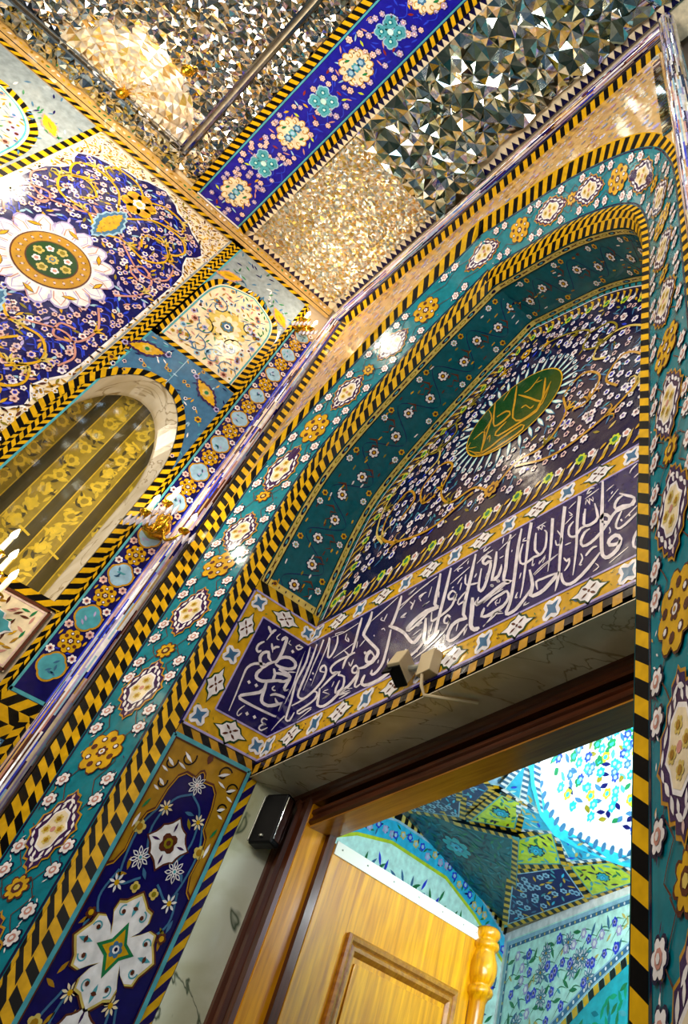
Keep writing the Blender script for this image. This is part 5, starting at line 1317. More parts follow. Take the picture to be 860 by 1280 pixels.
def half_pt(half, c, hw, s, t):
    sg = 1 if s >= 0 else -1; a = abs(s); acc = 0
    for u, w in zip(half, half[1:]):
        d = math.hypot((w[0] - u[0]) * hw, w[1] - u[1])
        if acc + d >= a:
            k = (a - acc) / d; x = u[0] + (w[0] - u[0]) * k; z = u[1] + (w[1] - u[1]) * k
            tx, tz = (w[0] - u[0]) * hw / d, (w[1] - u[1]) / d
            return (c + sg * (hw * x - tz * t), z + tx * t)
        acc += d
    return (c + sg * (hw + t), half[-1][1] - (a - acc))
arch_panel('arched_panel', 'cream arched wall panel at the far left, beyond the large indigo panel', -1.19, .255, 2.72, 2.985, 2.3, 3.19, -1.55, -.892, 'cream', 'grey', 41)
arch_panel('arched_panel', 'cream vine-patterned arched wall panel above the curtained window', .135, .180, 2.80, 2.985, 2.437, 3.20, -.075, .350, 'cream', 'grey', 42)
# striped sill between that panel and the window head, and edging of the window bay
rootW = empty('window_surround', (XW, .118, 2.3), 'blue tile surround with two gold cartouches over the rounded head of the curtained window', 'tile panel')
WC, WHW = .100, .222
whalf = catmull([(0, 2.218), (.30, 2.20), (.62, 2.13), (.86, 2.02), (.98, 1.90), (1, 1.82)], 6)
p = P(fl)
wl = [(WC + WHW * a, b) for a, b in whalf]; wl2 = [(WC - WHW * a, b) for a, b in whalf[::-1]]
for (xa, za), (xb, zb_) in zip(wl2 + wl[1:], (wl2 + wl[1:])[1:]):
    p.poly([(xa, za), (xb, zb_), (xb, 2.412), (xa, 2.412)], 'steel', 0)
p.poly([(-.085, 1.3), (WC - WHW, 1.3), (WC - WHW, 2.412), (-.085, 2.412)], 'steel', 0) if WC - WHW > -.085 else None
p.poly([(WC + WHW, 1.3), (.350, 1.3), (.350, 2.412), (WC + WHW, 2.412)], 'steel', 0)
for sg in (-1, 1):
    cx, cz = WC + .012 + sg * .145, 2.318
    p.poly(xf(CART, cx, cz, .085, .042, -.5 * sg), 'purple', 3); p.poly(xf(CART, cx, cz, .070, .030, -.5 * sg), 'gold', 4); flower(p, cx, cz, .02, 'palegold', 'leaf', 6, 5, 0, None, None)
    for e in (-1, 1): flower(p, cx + e * .075, cz - e * sg * .04, .014, 'lav', 'purple', 5, 4, 0, None, None)
    flower(p, WC + sg * .20, 2.18, .016, 'gold', 'brown', 6, 4, 0, None, None); flower(p, WC + sg * .06, 2.37, .011, 'white', 'steel', 6, 4, 0, None, None)
    for k in range(80):
        x, z = min(.345, max(-.08, WC + sg * rr.uniform(.0, .245))), rr.uniform(1.95, 2.405)
        if inside((x, z), wl + wl2): continue
        if k % 5 == 0: flower(p, x, z, .009, rr.choice(('white', 'gold', 'pink')), 'navy', 5, 3, 0, None, None)
        leaf(p, x, z, .026, .007, rr.uniform(0, 6), rr.choice(('gold', 'sky', 'navy', 'sea', 'white')), 2)
p.strip([(WC + .012, 2.23), (WC + .012, 2.41)], .003, 'sky', 3)
p.build('blue_ground', rootW)
g = P(lambda s, t: ((XW, s, 2.412 + t), (1, 0, 0))); g.grid(-.076, .35, 0, .026, 1, 1, 'black', 0); chevrons(g, -.076, .35, 0, .026, 1, .021, 1.0)
q = P(vert(.347)); q.grid(.9, 3.2, 0, .030, 1, 1, 'black', 0); chevrons(q, .9, 3.2, 0, .030, 2, .022, .9); addp(g, q)
q = P(lambda s, t: ((XW, s, 3.20 + t), (1, 0, 0))); q.grid(-1.9, .36, 0, .028, 1, 1, 'gold', 0); chevrons(q, -1.9, .36, 0, .028, 1, .026, .9); addp(g, q)
q = P(lambda s, t: ((XW, half_pt(whalf, WC, WHW, s, t)[0], half_pt(whalf, WC, WHW, s, t)[1]), (1, 0, 0)), .001)
WL = half_len(whalf, WHW)
chevrons(q, -WL - .54, 0, 0, .030, 1, .021, .9); chevrons(q, 0, WL + .54, 0, .030, 1, .021, -.9); addp(g, q)
q = P(lambda s, t: ((XW, s, 1.276 + t), (1, 0, 0))); q.grid(-.2, .347, 0, .026, 1, 1, 'black', 0); chevrons(q, -.2, .347, 0, .026, 1, .034, 1.0); addp(g, q)
g.build('striped_borders', rootW, M_STRIPE)

# window: pale splayed marble lining, bars, glass
win = set_props(empty('window_1', (XW, WC, 1.3)), kind='structure')
WD = .13
def wfr(s, t):   # ruled reveal from the wall face to the glass, narrowing a little
    a = half_pt(whalf, WC, WHW, s, -.002 - .022 * t)
    return (XW - WD * t, a[0], a[1]), (0, 0, 1)
p = P(wfr); p.grid(-WL - .54, WL + .54, 0, 1, 60, 2, 'cream', 0); p.build('marble_lining', win, M_MARBLE_D)
gl = bpy.data.materials.new('window_glass'); gl.use_nodes = True
n_ = gl.node_tree; n_.nodes.clear()
go, tr_, gs, mx_ = n_.nodes.new('ShaderNodeOutputMaterial'), n_.nodes.new('ShaderNodeBsdfTransparent'), n_.nodes.new('ShaderNodeBsdfGlossy'), n_.nodes.new('ShaderNodeMixShader')
fr_ = n_.nodes.new('ShaderNodeFresnel'); fr_.inputs[0].default_value = 1.45; gs.inputs['Roughness'].default_value = 0.05
n_.links.new(fr_.outputs[0], mx_.inputs[0]); n_.links.new(tr_.outputs[0], mx_.inputs[1]); n_.links.new(gs.outputs[0], mx_.inputs[2]); n_.links.new(mx_.outputs[0], go.inputs['Surface'])
def inner_outline(t): return [half_pt(whalf, WC, WHW, -WL - .53 + (2 * WL + 1.06) * i / 40, -.024) for i in range(41)]
p = P(wallx(XW - WD + .012)); p.poly(inner_outline(0), 'white', 0); p.build('pane', win, gl)
p = P(wallx(XW - WD + .008)); 
for y in (WC - .10, WC + .10): pass
cur = empty('curtain', (XW - WD - .03, WC, 1.3), 'olive-gold damask curtain with dark upright stripes, behind the arched window', 'curtain')
def cf(u, w): return (XW - WD - .035 + .006 * math.sin(u * 60), u, w), (1, 0, 0)
p = P(cf)
COL['damask'] = lin('#a88c12'); COL['damaskdark'] = lin('#4f4208'); COL['damasklight'] = lin('#e6c228')
for k in range(44):
    a = -.14 + k * .0115
    p.grid(a, a + .0115, 1.27, 2.27, 1, 1, 'damaskdark' if (k % 11) < 4 else 'damask', 0)
for k in range(4):
    for e in (0, .046):
        y = -.14 + k * 11 * .0115 + e; p.strip([(y, 1.27 + i * .05) for i in range(21)], .004, 'damasklight', 2)
for k in range(4):
    cy = -.14 + k * 11 * .0115 + .046 + .040
    for j in range(14):
        z = 1.30 + j * .072 + (k % 2) * .036
        flower(p, cy, z, .026, 'damasklight', 'damask', 5, 2, rr.uniform(0, 6), None, None)
        for e in range(7):
            leaf(p, cy + rr.uniform(-.03, .03), z + rr.uniform(-.036, .036), .034, .012, rr.uniform(0, 6.3), rr.choice(('damasklight', 'damasklight', 'damaskdark')), 2)
M_CLOTH = tile_mat('damask_cloth', 0.6, 0.3)
p.build('cloth', cur, M_CLOTH)
for y, z in ((-.02, 1.46), (.115, 1.52), (.235, 1.50), (.05, 1.95), (.20, 2.02)):
    q = P(wallx(XW - WD - .012)); q.strip([(y - .02, z + .006), (y + .025, z - .006)], .008, 'damasklight', 2); q.build('tie_tab', cur, M_CLOTH)

# blue border with alternating medallions
rootM = empty('medallion_border', (XW, .43, 1.1), 'narrow indigo wall border of alternating gold and pale blue medallions beside the window', 'tile band')
p = P(fl); p.grid(.374, .492, 1.040, 3.0, 1, 6, 'navy', 0)
p.strip([(.379, 1.04), (.379, 3.0)], .008, 'sea', 2); p.strip([(.372, 1.04), (.372, 3.0)], .005, 'cream', 1); p.strip([(.486, 1.04), (.486, 3.0)], .012, 'blue', 2); p.strip([(.374, 1.046), (.492, 1.046)], .010, 'sea', 2)
p.build('indigo_ground', rootM)
q = P(fl)
for i in range(23):
    z = 1.14 + i * .0838; c = .432
    if i % 2 == 1:
        goldlobe(q, c, z, .036, .040)
    else:
        q.poly(xf(lobes(4, .14, 8), c, z, .044, .046), 'amber', 3); q.poly(xf(lobes(4, .14, 8), c, z, .038, .040), 'sky' if i > 2 else 'sea', 4)
        for k in range(5): leaf(q, c + rr.uniform(-.016, .016), z + rr.uniform(-.02, .02), .020, .007, rr.uniform(0, 6), rr.choice(('steel', 'lav', 'sea')), 5)
    for sg in (-1, 1):
        flower(q, c + sg * .036, z + .042, .0135, ('white', 'pink')[i % 2], 'rose', 6, 3, 0, None, 'purple'); leaf(q, c + sg * .040, z + .012, .020, .006, 1.4, 'gold', 2); leaf(q, c + sg * .018, z + .052, .02, .006, .5, 'blue', 2)
q.build('medallions', rootM)
# lower panels on the side wall
def low_panel(name, label, ya, yb, za, zb_, style):
    root = empty(name, (XW, (ya + yb) / 2, za), label, 'tile panel')
    p = P(fl); p.grid(ya, yb, za, zb_, 1, 1, 'cream' if style == 0 else 'deep', 0)
    rectline(p, ya + .004, yb - .004, za + .004, zb_ - .004, .009, 'brown' if style == 0 else 'sky', 4); rectline(p, ya + .013, yb - .013, za + .013, zb_ - .013, .004, 'pink', 3)
    c = ((ya + yb) / 2, (za + zb_) / 2)
    def fn(x, z, i): leaf(p, x, z, .028, .008, rr.uniform(0, 6), rr.choice(('gold', 'brown', 'leaf', 'ochre', 'rose') if style == 0 else ('white', 'gold', 'brown', 'sea', 'cream')), 2)
    field(p, [(ya + .02, za + .02), (yb - .02, za + .02), (yb - .02, zb_ - .02), (ya + .02, zb_ - .02)], .024, fn, 0, seed=14)
    hw, hh = (yb - ya) / 2 - .05, (zb_ - za) / 2 - .03
    p.poly(xf(CART, c[0], c[1], hw, hh), 'white', 5); p.poly(xf(CART, c[0], c[1], hw * .95, hh * .93), 'sea' if style == 0 else 'brown', 6)
    def fn2(x, z, i): flower(p, x, z, .015, rr.choice(('gold', 'white', 'amber', 'pink')), 'brown', 6, 8, 0, None, None)
    field(p, xf(CART, c[0], c[1], hw * .85, hh * .8), .038, fn2, .01, seed=15)
    p.build('patterned_ground', root)
    return root
low_panel('small_panel', 'cream wall panel with a sea-blue cartouche, under the curtained window', -.05, .335, 1.072, 1.272, 0)
low_panel('small_panel', 'dark wall panel edged in pale blue, lowest at the left below the cream one', .0, .448, .62, .925, 1)
q = P(lambda s, t: ((XW, s, t), (1, 0, 0)), -.001); q.grid(-.3, .50, .6, 1.05, 1, 1, 'steel', 0)
chevrons(q, -.3, .50, .93, 1.04, 3, .032, 1.0); chevrons(P(vert(.45)), .5, 1.0, 0, .04, 1, .034, .9)
g = P(vert(.452)); chevrons(g, .5, .99, 0, .045, 2, .024, .9); addp(q, g)
q.grid(-2.4, -.3, .6, 1.29, 1, 1, 'steel', 0); q.grid(-.3, -.05, 1.05, 1.29, 1, 1, 'steel', 0)
field(q, [(-2.3, .62), (-.06, .62), (-.06, 1.27), (-2.3, 1.27)], .07, lambda x, z, i: flower(q, x, z, .018, ('white', 'gold', 'pink')[i % 3], 'navy', 6, 1, 0, None, None), .01, (lambda w_: w_[0] > -.31 and w_[1] < 1.05,), seed=17)
structure('trim_4', [box_vf(XW - .01, XW + .012, -2.4, .49, FL, .60)], M_MARBLE)
set_props(q.build('striped_dado'), 'black and gold striped tile rows low on the side wall, between the small panels', 'tile band')
# ------------------------------------------------------------------ ceiling
fc = ceil(HC)
rr = random.Random(55)
rootR = empty('ceiling_beam', (-1.2, -.28, HC), 'indigo tiled ceiling band with cream rosettes between striped edges, crossing the mirrored ceiling', 'ceiling band')
p = P(ceil(HC - .012))
X0, X1 = -2.60, .9
p.grid(X0, X1, -.41, -.155, 10, 1, 'navy', 0)
COL['royal'] = lin('#1b1796')
p.grid(X0 + .01, X1, -.395, -.17, 10, 1, 'royal', 1)
for w_ in (-.402, -.163): p.strip([(X0, w_), (X1, w_)], .008, 'sea', 2)
p.strip([(X0 + .012, -.41), (X0 + .012, -.155)], .010, 'white', 3)
def rf(x, y, i):
    k = rr.random()
    if k < .45: flower(p, x, y, rr.uniform(.012, .017), rr.choice(('pink', 'lav')), 'rose', 6, 4, 0, 'deep', 'white')
    elif k < .75: leaf(p, x, y, .035, .008, rr.uniform(0, 6), rr.choice(('blue', 'blue', 'sky', 'rose')), 2)
    elif k < .9: leaf(p, x, y, .03, .011, rr.uniform(0, 6), rr.choice(('gold', 'lime', 'red')), 3)
    else: p.strip(catmull([(x - .04, y), (x, y + .02), (x + .04, y - .01)], 4), .004, 'blue', 2)
field(p, [(X0 + .02, -.39), (X1, -.39), (X1, -.175), (X0 + .02, -.175)], .036, rf, .006, seed=61)
p.build('indigo_ground', rootR)
q = P(ceil(HC - .012))
for i in range(14):
    x = -2.424 + i * .2405
    if i % 2 == 0:
        q.poly(xf(lobes(12, .18, 4), x, -.283, .092, .078), 'amber', 5); q.poly(xf(lobes(12, .18, 4), x, -.283, .087, .073), 'cream', 6)
        for k in range(10):
            a = k * math.pi / 5; spiral(q, x + math.cos(a) * .062, -.283 + math.sin(a) * .052, .015, .8, a, 1, 'amber', .004, 7, 10)
        for e in (-1, 0, 1): flower(q, x + e * .036, -.283 , .022, ('steel', 'sea')[e == 0], 'sky', 6, 8, 0, None, None)
        for e in (-1, 1): leaf(q, x + e * .01, -.283 + e * .045, .03, .012, .4, 'leaf', 8)
    else:
        for k in range(4):
            a = math.pi / 4 + k * math.pi / 2; q.poly(xf(lobes(5, .2, 4), x + math.cos(a) * .042, -.283 + math.sin(a) * .038, .038, .034), 'sky', 5); q.poly(xf(lobes(5, .2, 4), x + math.cos(a) * .042, -.283 + math.sin(a) * .038, .032, .028), 'sea', 6)
            flower(q, x + math.cos(a) * .042, -.283 + math.sin(a) * .038, .013, 'teal', 'mint', 5, 7, 0, None, None)
        disc(q, x, -.283, .014, 'mint', 8)
q.build('rosettes', rootR)
g = P(lambda s, t: ((s, -.155 + t, HC - .012), (0, 0, -1))); g.grid(X0, X1, 0, .036, 10, 1, 'black', 0); chevrons(g, X0, X1, 0, .036, 1, .022, -.9)
g2 = P(lambda s, t: ((s, -.446 + t, HC - .012), (0, 0, -1))); g2.grid(X0, X1, 0, .036, 10, 1, 'black', 0); chevrons(g2, X0, X1, 0, .036, 1, .022, .9)
addp(g, g2); g.build('striped_edges', rootR, M_STRIPE)

MIRC = ['#f4f4f2', '#e4e8ec', '#cfd8e2', '#f2e6d2', '#e0d6c8', '#b9c6c4', '#a8b4ba']
for i, h in enumerate(MIRC): COL['mir%d' % i] = lin(h)
for i, h in enumerate(['#eef4f2', '#d3e2de', '#b7cbc6', '#f2f4f4', '#9fb8b4', '#d8dccb']): COL['ms%d' % i] = lin(h)
M_RAYS = tile_mat('frosted_mirror', 0.30, 0.05); M_RAYS.node_tree.nodes['Principled BSDF'].inputs['Metallic'].default_value = 0.75
def mosaic(xa, xb, ya, yb, cell, amp, z, seed, tint=None, mask=None):
    """mirror mosaic: a quilt of little pyramids, each facet its own tilt"""
    r_ = random.Random(seed); nx = max(1, int((xb - xa) / cell)); ny = max(1, int((yb - ya) / cell))
    V = []; F = []; C = []
    H = {}
    def vt(i, j):
        if (i, j) not in H:
            jx = 0 if i in (0, nx) else r_.uniform(-.22, .22); jy = 0 if j in (0, ny) else r_.uniform(-.22, .22)
            hh = amp * cell * (r_.uniform(.0, 1.0))
            H[i, j] = (xa + (xb - xa) * (i + jx) / nx, ya + (yb - ya) * (j + jy) / ny, z - hh)
        return H[i, j]
    for i in range(nx):
        for j in range(ny):
            a, b, c, d = vt(i, j), vt(i + 1, j), vt(i + 1, j + 1), vt(i, j + 1)
            mxy = (sum(q[0] for q in (a, b, c, d)) / 4, sum(q[1] for q in (a, b, c, d)) / 4)
            if mask and not mask(*mxy): continue
            e = (mxy[0] + r_.uniform(-.15, .15) * cell, mxy[1] + r_.uniform(-.15, .15) * cell, z - amp * cell * r_.uniform(.2, 1.5))
            for u, w in ((a, b), (b, c), (c, d), (d, a)):
                mth = ((u[0] + w[0]) / 2, (u[1] + w[1]) / 2, (u[2] + w[2]) / 2 - amp * cell * r_.uniform(-.5, .5))
                for tri in ((u, mth, e), (mth, w, e)):
                    k = len(V); V += list(tri); F.append([k, k + 1, k + 2]); C.append(COL[r_.choice(tint or ['mir%d' % n for n in range(7)])])
    return V, F, C
inb = lambda x, y: y < .462 - .060 * (x + 2.6) / 2.35
# mirror mosaic between the beam and the portal: fine pieces near the side wall, big star facets further on
rootX = empty('mirror_ceiling', (-1.2, .15, HC), 'mirror-mosaic ceiling field between the indigo band and the portal, fine pieces to large star facets', 'mirror panel')
V, F, C = mosaic(-2.555, -1.72, -.085, .47, .026, .32, HC, 71, ['mir3', 'tan', 'cream', 'mir4', 'palegold', 'mir5'], inb)
link_mesh('fine_mosaic', V, F, M_RAYS, rootX, C)
V, F, C = mosaic(-1.72, .9, -.085, .47, .074, .46, HC, 72, ['ms%d' % n for n in range(6)], inb)
link_mesh('star_facets', V, F, M_MIRROR, rootX, C)
def teeth(f, s0, s1, t, step, seed=1):
    p = P(f); p.grid(s0, s1, 0, t, 12, 1, 'cream', 0); n = int((s1 - s0) / step)
    for i in range(n):
        s = s0 + i * step
        p.poly([(s, 0), (s + step * .5, t), (s + step, 0)], 'deep', 2)
    return p
tp = teeth(lambda s, t: ((s, -.085 - .033 + t, HC - .01), (0, 0, -1)), -2.56, .9, .033, .034)
tp.build('beam_teeth', rootX)
tp = teeth(lambda s, t: ((XW + .005 + t, s, HC - .005), (0, 0, -1)), -.10, .47, .034, .034); tp.build('side_teeth', rootX)
tp = teeth(lambda s, t: ((s, .489 - .060 * (s + 2.6) / 2.35 - t, HC - .005), (0, 0, -1)), -2.56, .2, .036, .040); tp.build('portal_teeth', rootX)
fill = P(ceil(HC + .004)); fill.grid(-2.6, .9, -.12, .56, 4, 2, 'cream', 0); fill.build('mirror_backing', rootX)
# cornice strip between side wall and ceiling
s_ = P(lambda s, t: ((XW + .002, s, 3.228 + t), (1, 0, 0))); s_.grid(-1.95, .48, 0, .094, 20, 1, 'tan', 0)
s_.strip([(-1.95, .030), (.48, .030)], .006, 'black', 1)
for i in range(90): leaf(s_, -1.9 + i * .0265, .062, .022, .012, rr.uniform(0, 3), rr.choice(('gold', 'cream', 'ochre', 'leaf', 'white')), 1)
set_props(s_.build('trim_3'), kind='structure')

# sunburst coffer
rootC = empty('sunburst_coffer', (-2.3, -1.0, HC), 'glittering cream mirror coffer with a sunburst, beside the indigo ceiling band', 'mirror panel')
back = P(ceil(HC + .006)); back.grid(-2.6, .9, -2.3, -.44, 4, 4, 'cream', 0); back.build('mirror_backing', rootC)
SB = (-2.431, -.919)
def notsun(x, y): return math.hypot(x - SB[0], y - SB[1]) > .31
V, F, C = mosaic(-2.44, .9, -2.2, -.60, .040, .42, HC, 73, ['mir0', 'mir3', 'mir1', 'mir3', 'mir4'], lambda x, y: notsun(x, y))
link_mesh('mirror_field', V, F, M_MIRROR, rootC, C)
def rows(xa, xb, ya, yb, seed, cell=.034, tint=None):
    return mosaic(xa, xb, ya, yb, cell, .45, HC - .004, seed, tint)
V, F, C = rows(-2.56, .9, -.555, -.45, 74, .034, ['mir3', 'mir4', 'mir0', 'mir6']); link_mesh('border_mosaic', V, F, M_MIRROR, rootC, C)
V, F, C = rows(-2.585, -2.47, -2.2, -.555, 75, .040, ['mir2', 'mir1', 'mir6', 'mir5']); link_mesh('border_mosaic', V, F, M_MIRROR, rootC, C)
def bar(xa, xb, ya, yb, h=.018): return box_vf(xa, xb, ya, yb, HC - h, HC + .004)
v, f = merge(bar(-2.47, .9, -.572, -.560), bar(-2.47, .9, -.600, -.592), bar(-2.475, -2.463, -2.2, -.560), bar(-2.445, -2.437, -2.2, -.59))
M_MIRBAR = flat_mat('mirror_bars', '#8f9096', 0.08, 1.0)
link_mesh('mirror_mouldings', v, f, M_MIRBAR, rootC)
V = []; F = []; C = []
NR = 28
for i in range(NR):
    a0, a1 = 2 * math.pi * i / NR, 2 * math.pi * (i + 1) / NR; am = (a0 + a1) / 2
    for k in range(9):
        r0, r1 = .02 + k * .034, .02 + (k + 1) * .034
        pt = lambda r_, a, h: (SB[0] + r_ * math.cos(a), SB[1] + r_ * math.sin(a), HC - h)
        h0, h1 = rr.uniform(.002, .016), rr.uniform(.002, .016)
        if r1 * 1 + SB[0] < -9: continue
        for tri in ((pt(r0, a0, h0), pt(r1, a0, h1), pt((r0 + r1) / 2, am, rr.uniform(.006, .024))), (pt(r1, a0, h1), pt(r1, a1, h0), pt((r0 + r1) / 2, am, rr.uniform(.006, .024))), (pt(r1, a1, h0), pt(r0, a1, h1), pt((r0 + r1) / 2, am, rr.uniform(.006, .024)))):
            if min(q[0] for q in tri) < -2.47 or max(q[1] for q in tri) > -.60: continue
            n = len(V); V += list(tri); F.append([n, n + 1, n + 2]); C.append(COL[rr.choice((('mir3', 'mir0', 'cream', 'mir3'), ('palegold', 'tan', 'mir3', 'mir4'))[i % 2])])
link_mesh('sunburst_rays', V, F, M_RAYS, rootC, C)
v, f = lathe_vf([(.004, -.05), (.018, -.045), (.026, -.03), (.022, -.012), (.03, 0)], (SB[0], SB[1], HC - .004), 2, 16); link_mesh('sunburst_boss', v, f, M_GOLD, rootC, smooth=True)
v, f = lathe_vf([(.004, -.075), (.020, -.068), (.030, -.048), (.026, -.028), (.014, -.016), (.022, 0)], (-2.069, -.767, HC - .012), 2, 18)
o = link_mesh('gilt_hanging_boss', v, f, M_GOLD, rootC, smooth=True)

# ------------------------------------------------------------------ wall sconces (three candle lamps each)
def sconce(pos, label, tips, k=1.0, group='gilt candle sconces on the side wall'):
    x, y, z = pos
    root = empty('wall_sconce', pos, label, 'wall lamp', group)
    v, f = lathe_vf([(.004 * k, -.03 * k), (.026 * k, -.02 * k), (.034 * k, 0), (.026 * k, .02 * k), (.004 * k, .03 * k)], (x + .010, y, z), 2, 14); link_mesh('back_plate', v, f, M_GOLD, root, smooth=True)
    c = (x + .075, y, z - .01)
    v, f = merge(tube_vf([(x + .01, y, z), (x + .05, y, z - .025), c], [.008, .006, .008], 8), lathe_vf([(.003, -.045), (.012, -.035), (.018, -.015), (.010, 0), (.014, .02), (.004, .03)], c, 2, 12))
    link_mesh('stem', v, f, M_GOLD, root, smooth=True)
    for tx, ty, tz in tips:
        v, f = merge(tube_vf(catmull([c, ((c[0] + tx) / 2, (c[1] + ty) / 2, min(c[2], tz) - .06), (tx, ty, tz - .085), (tx, ty, tz - .075)], 5), .0055, 8), lathe_vf([(.004, -.012), (.020, -.004), (.022, 0), (.012, .003)], (tx, ty, tz - .072), 2, 12))
        arm = link_mesh('arm', v, f, M_GOLD, root, smooth=True)
        v, f = lathe_vf([(.0085, -.07), (.0085, -.022)], (tx, ty, tz), 2, 12); link_mesh('candle_sleeve', v, f, M_CANDLE, arm, smooth=True)
        v, f = lathe_vf([(.004, -.022), (.0085, -.014), (.009, -.006), (.005, .006), (.001, .014)], (tx, ty, tz), 2, 12); link_mesh('bulb', v, f, M_BULB, arm, smooth=True)
        for e in ((-1, 1) if k == 1.0 else (-1.6, -.8, 0, .8, 1.6)):
            v, f = lathe_vf([(.001, -.035 * k), (.007 * k, -.022 * k), (.001, 0)], (tx + e * .016 * k, ty + e * .012 * k, tz - .078), 2, 6); link_mesh('crystal_drop', v, f, M_CRYSTAL, arm)
    return root
M_CRYSTAL = flat_mat('cut_crystal', '#f4f0ff', 0.03)
M_CRYSTAL.node_tree.nodes['Principled BSDF'].inputs['Transmission Weight'].default_value = 0.6
sconce((XW, .12, .90), 'gilt sconce with lit candles at the far left edge, by the curtained window', [(-2.44, .094, 1.335), (-2.47, .132, 1.30), (-2.44, .168, 1.236)])
sconce((XW, .43, 1.68), 'gilt sconce with lit candles on the indigo medallion border, beside the window', [(-2.50, .395, 1.795), (-2.50, .355, 1.72), (-2.50, .50, 1.74)], 1.5)  # this sconce and the next are modelled in place of chandelier reflections
sconce((XW, .40, 3.02), 'gilt sconce with lit candles high in the corner, under the mirrored ceiling', [(-2.51, .375, 3.06), (-2.51, .43, 3.04)], 1.3)
for i, (x, y, z, e) in enumerate(((-2.40, .36, 1.80, 5.0), (-2.44, .36, 3.05, 4.5), (-2.3, .1, 1.25, 5.0))):
    lamp('sconce_light', 'POINT', (x, y, z), e, WARM, .03).data.specular_factor = 0.0

# ------------------------------------------------------------------ inner room beyond the door
IC = (-2.745, 2.6); DIRX, DIRY = .9855, -.1695
def irw(u, w): return (IC[0] + DIRX * u, IC[1] + DIRY * u, w), (DIRY, -DIRX, 0)
structure('wall_back', [prism_vf([(IC[0] - .1, IC[1] + .02, FL), (IC[0] - .1, IC[1] + .12, FL), (.6, 2.14, FL), (.6, 2.04, FL)], (0, 0, FL), (0, 0, 1.6))], M_PLASTER)
structure('wall_back_left', [box_vf(IC[0] - .12, IC[0] - .02, 1.27, 2.75, FL, 1.6)], M_PLASTER)
structure('ceiling_inner', [box_vf(-2.9, .7, 1.27, 2.75, 1.62, 1.68)], M_PLASTER)
vb = P(ceil(1.31)); vb.grid(-2.75, -1.75, 1.27, 2.6, 3, 3, 'steel', 0); set_props(vb.build('ceiling_inner_face', None, M_PAINT), kind='structure')
structure('wall_back_right', [box_vf(.2, .3, 1.29, 2.2, FL, 1.6)], M_PLASTER)
rr = random.Random(91)
rootH = empty('flower_wall_panel', (-2.3, 2.52, .9), 'pale mint tile panel of blue flowers on the inner room wall, beyond the open door', 'tile panel')
p = P(irw, .002)
p.grid(0, 2.6, FL, 1.093, 6, 6, 'mint', 0)
p.grid(0, 2.6, 1.070, 1.098, 6, 1, 'white', 6); p.grid(0, .022, FL, 1.09, 1, 6, 'white', 6)
for a, b_, c, l in ((.03, 1.058, 'aqua', 2), (.038, 1.052, 'navy', 3)):
    pass
p.strip([(.03, FL), (.03, 1.06), (2.6, 1.06)], .016, 'sky', 2); p.strip([(.046, FL), (.046, 1.046), (2.6, 1.046)], .016, 'steel', 3)
for i in range(60): disc(p, .046, 1.03 - i * .032, .005, ('white', 'palegold')[i % 2], 4, 6); disc(p, .06 + i * .032, 1.046, .005, ('white', 'palegold')[i % 2], 4, 6)
def mf(x, z, i):
    k = rr.random()
    if k < .30: flower(p, x, z, rr.uniform(.014, .02), 'blue', 'lav', 5, 5, rr.uniform(0, 1), None, 'navy')
    elif k < .42: openflower(p, x, z, .035, 'steel', 'white', 'gold', 9, 4, rr.uniform(0, 1))
    elif k < .52: flower(p, x, z, .018, 'lav', 'white', 6, 5, 0, None, None)
    elif k < .84: leaf(p, x, z, .05, .014, rr.uniform(0, 6.3), rr.choice(('leaf', 'leaf', 'steel')), 3)
    else: leaf(p, x, z, .034, .010, rr.uniform(0, 6.3), rr.choice(('palegold', 'sea')), 3)
    if i % 2: p.strip(catmull([(x - .05, z - .03), (x, z + .01), (x + .05, z + .0)], 4), .004, 'leaf', 2, 'both')
dg = [(.06, .60), (.30, .745), (.60, .85), (.83, .935), (1.2, 1.03), (.06, 1.03)]
field(p, dg, .042, mf, .012, seed=92)
p.poly([(.06, .50), (.37, .735), (.60, .828), (.83, .90), (1.3, 1.02), (2.6, 1.02), (2.6, FL), (.06, FL)], 'aqua', 2)
E1 = [(.06, .52), (.37, .755), (.60, .85), (.83, .925), (1.3, 1.045)]
p.strip(E1, .03, 'sky', 3); p.strip(E1, .018, 'steel', 4)
COL['emerald'] = lin('#0d9a6a')
for a, b_ in zip(E1, E1[1:]):
    n = max(2, int(math.hypot(b_[0] - a[0], b_[1] - a[1]) / .028))
    for i in range(n):
        t = (i + .5) / n; q = (a[0] + (b_[0] - a[0]) * t, a[1] + (b_[1] - a[1]) * t)
        disc(p, q[0], q[1], .006, ('white', 'palegold')[i % 2], 5, 6)
        d = (b_[0] - a[0], b_[1] - a[1]); L = math.hypot(*d); nx, ny = d[1] / L, -d[0] / L; dx_, dy_ = d[0] / L * .014, d[1] / L * .014
        p.poly([(q[0] + nx * .018 - dx_, q[1] + ny * .018 - dy_), (q[0] + nx * .018 + dx_, q[1] + ny * .018 + dy_), (q[0] + nx * .045 + dx_, q[1] + ny * .045 + dy_), (q[0] + nx * .045 - dx_, q[1] + ny * .045 - dy_)], ('gold', 'black')[i % 2], 5)
def gf(x, z, i): leaf(p, x, z, .045, .016, rr.uniform(0, 6.3), rr.choice(('emerald', 'teal', 'leaf', 'sea')), 3)
field(p, [(.3, .2), (.37, .68), (.6, .78), (.83, .85), (1.2, .9), (1.2, .2)], .034, gf, .01, seed=93)
p.build('tile_face', rootH, M_PAINT)
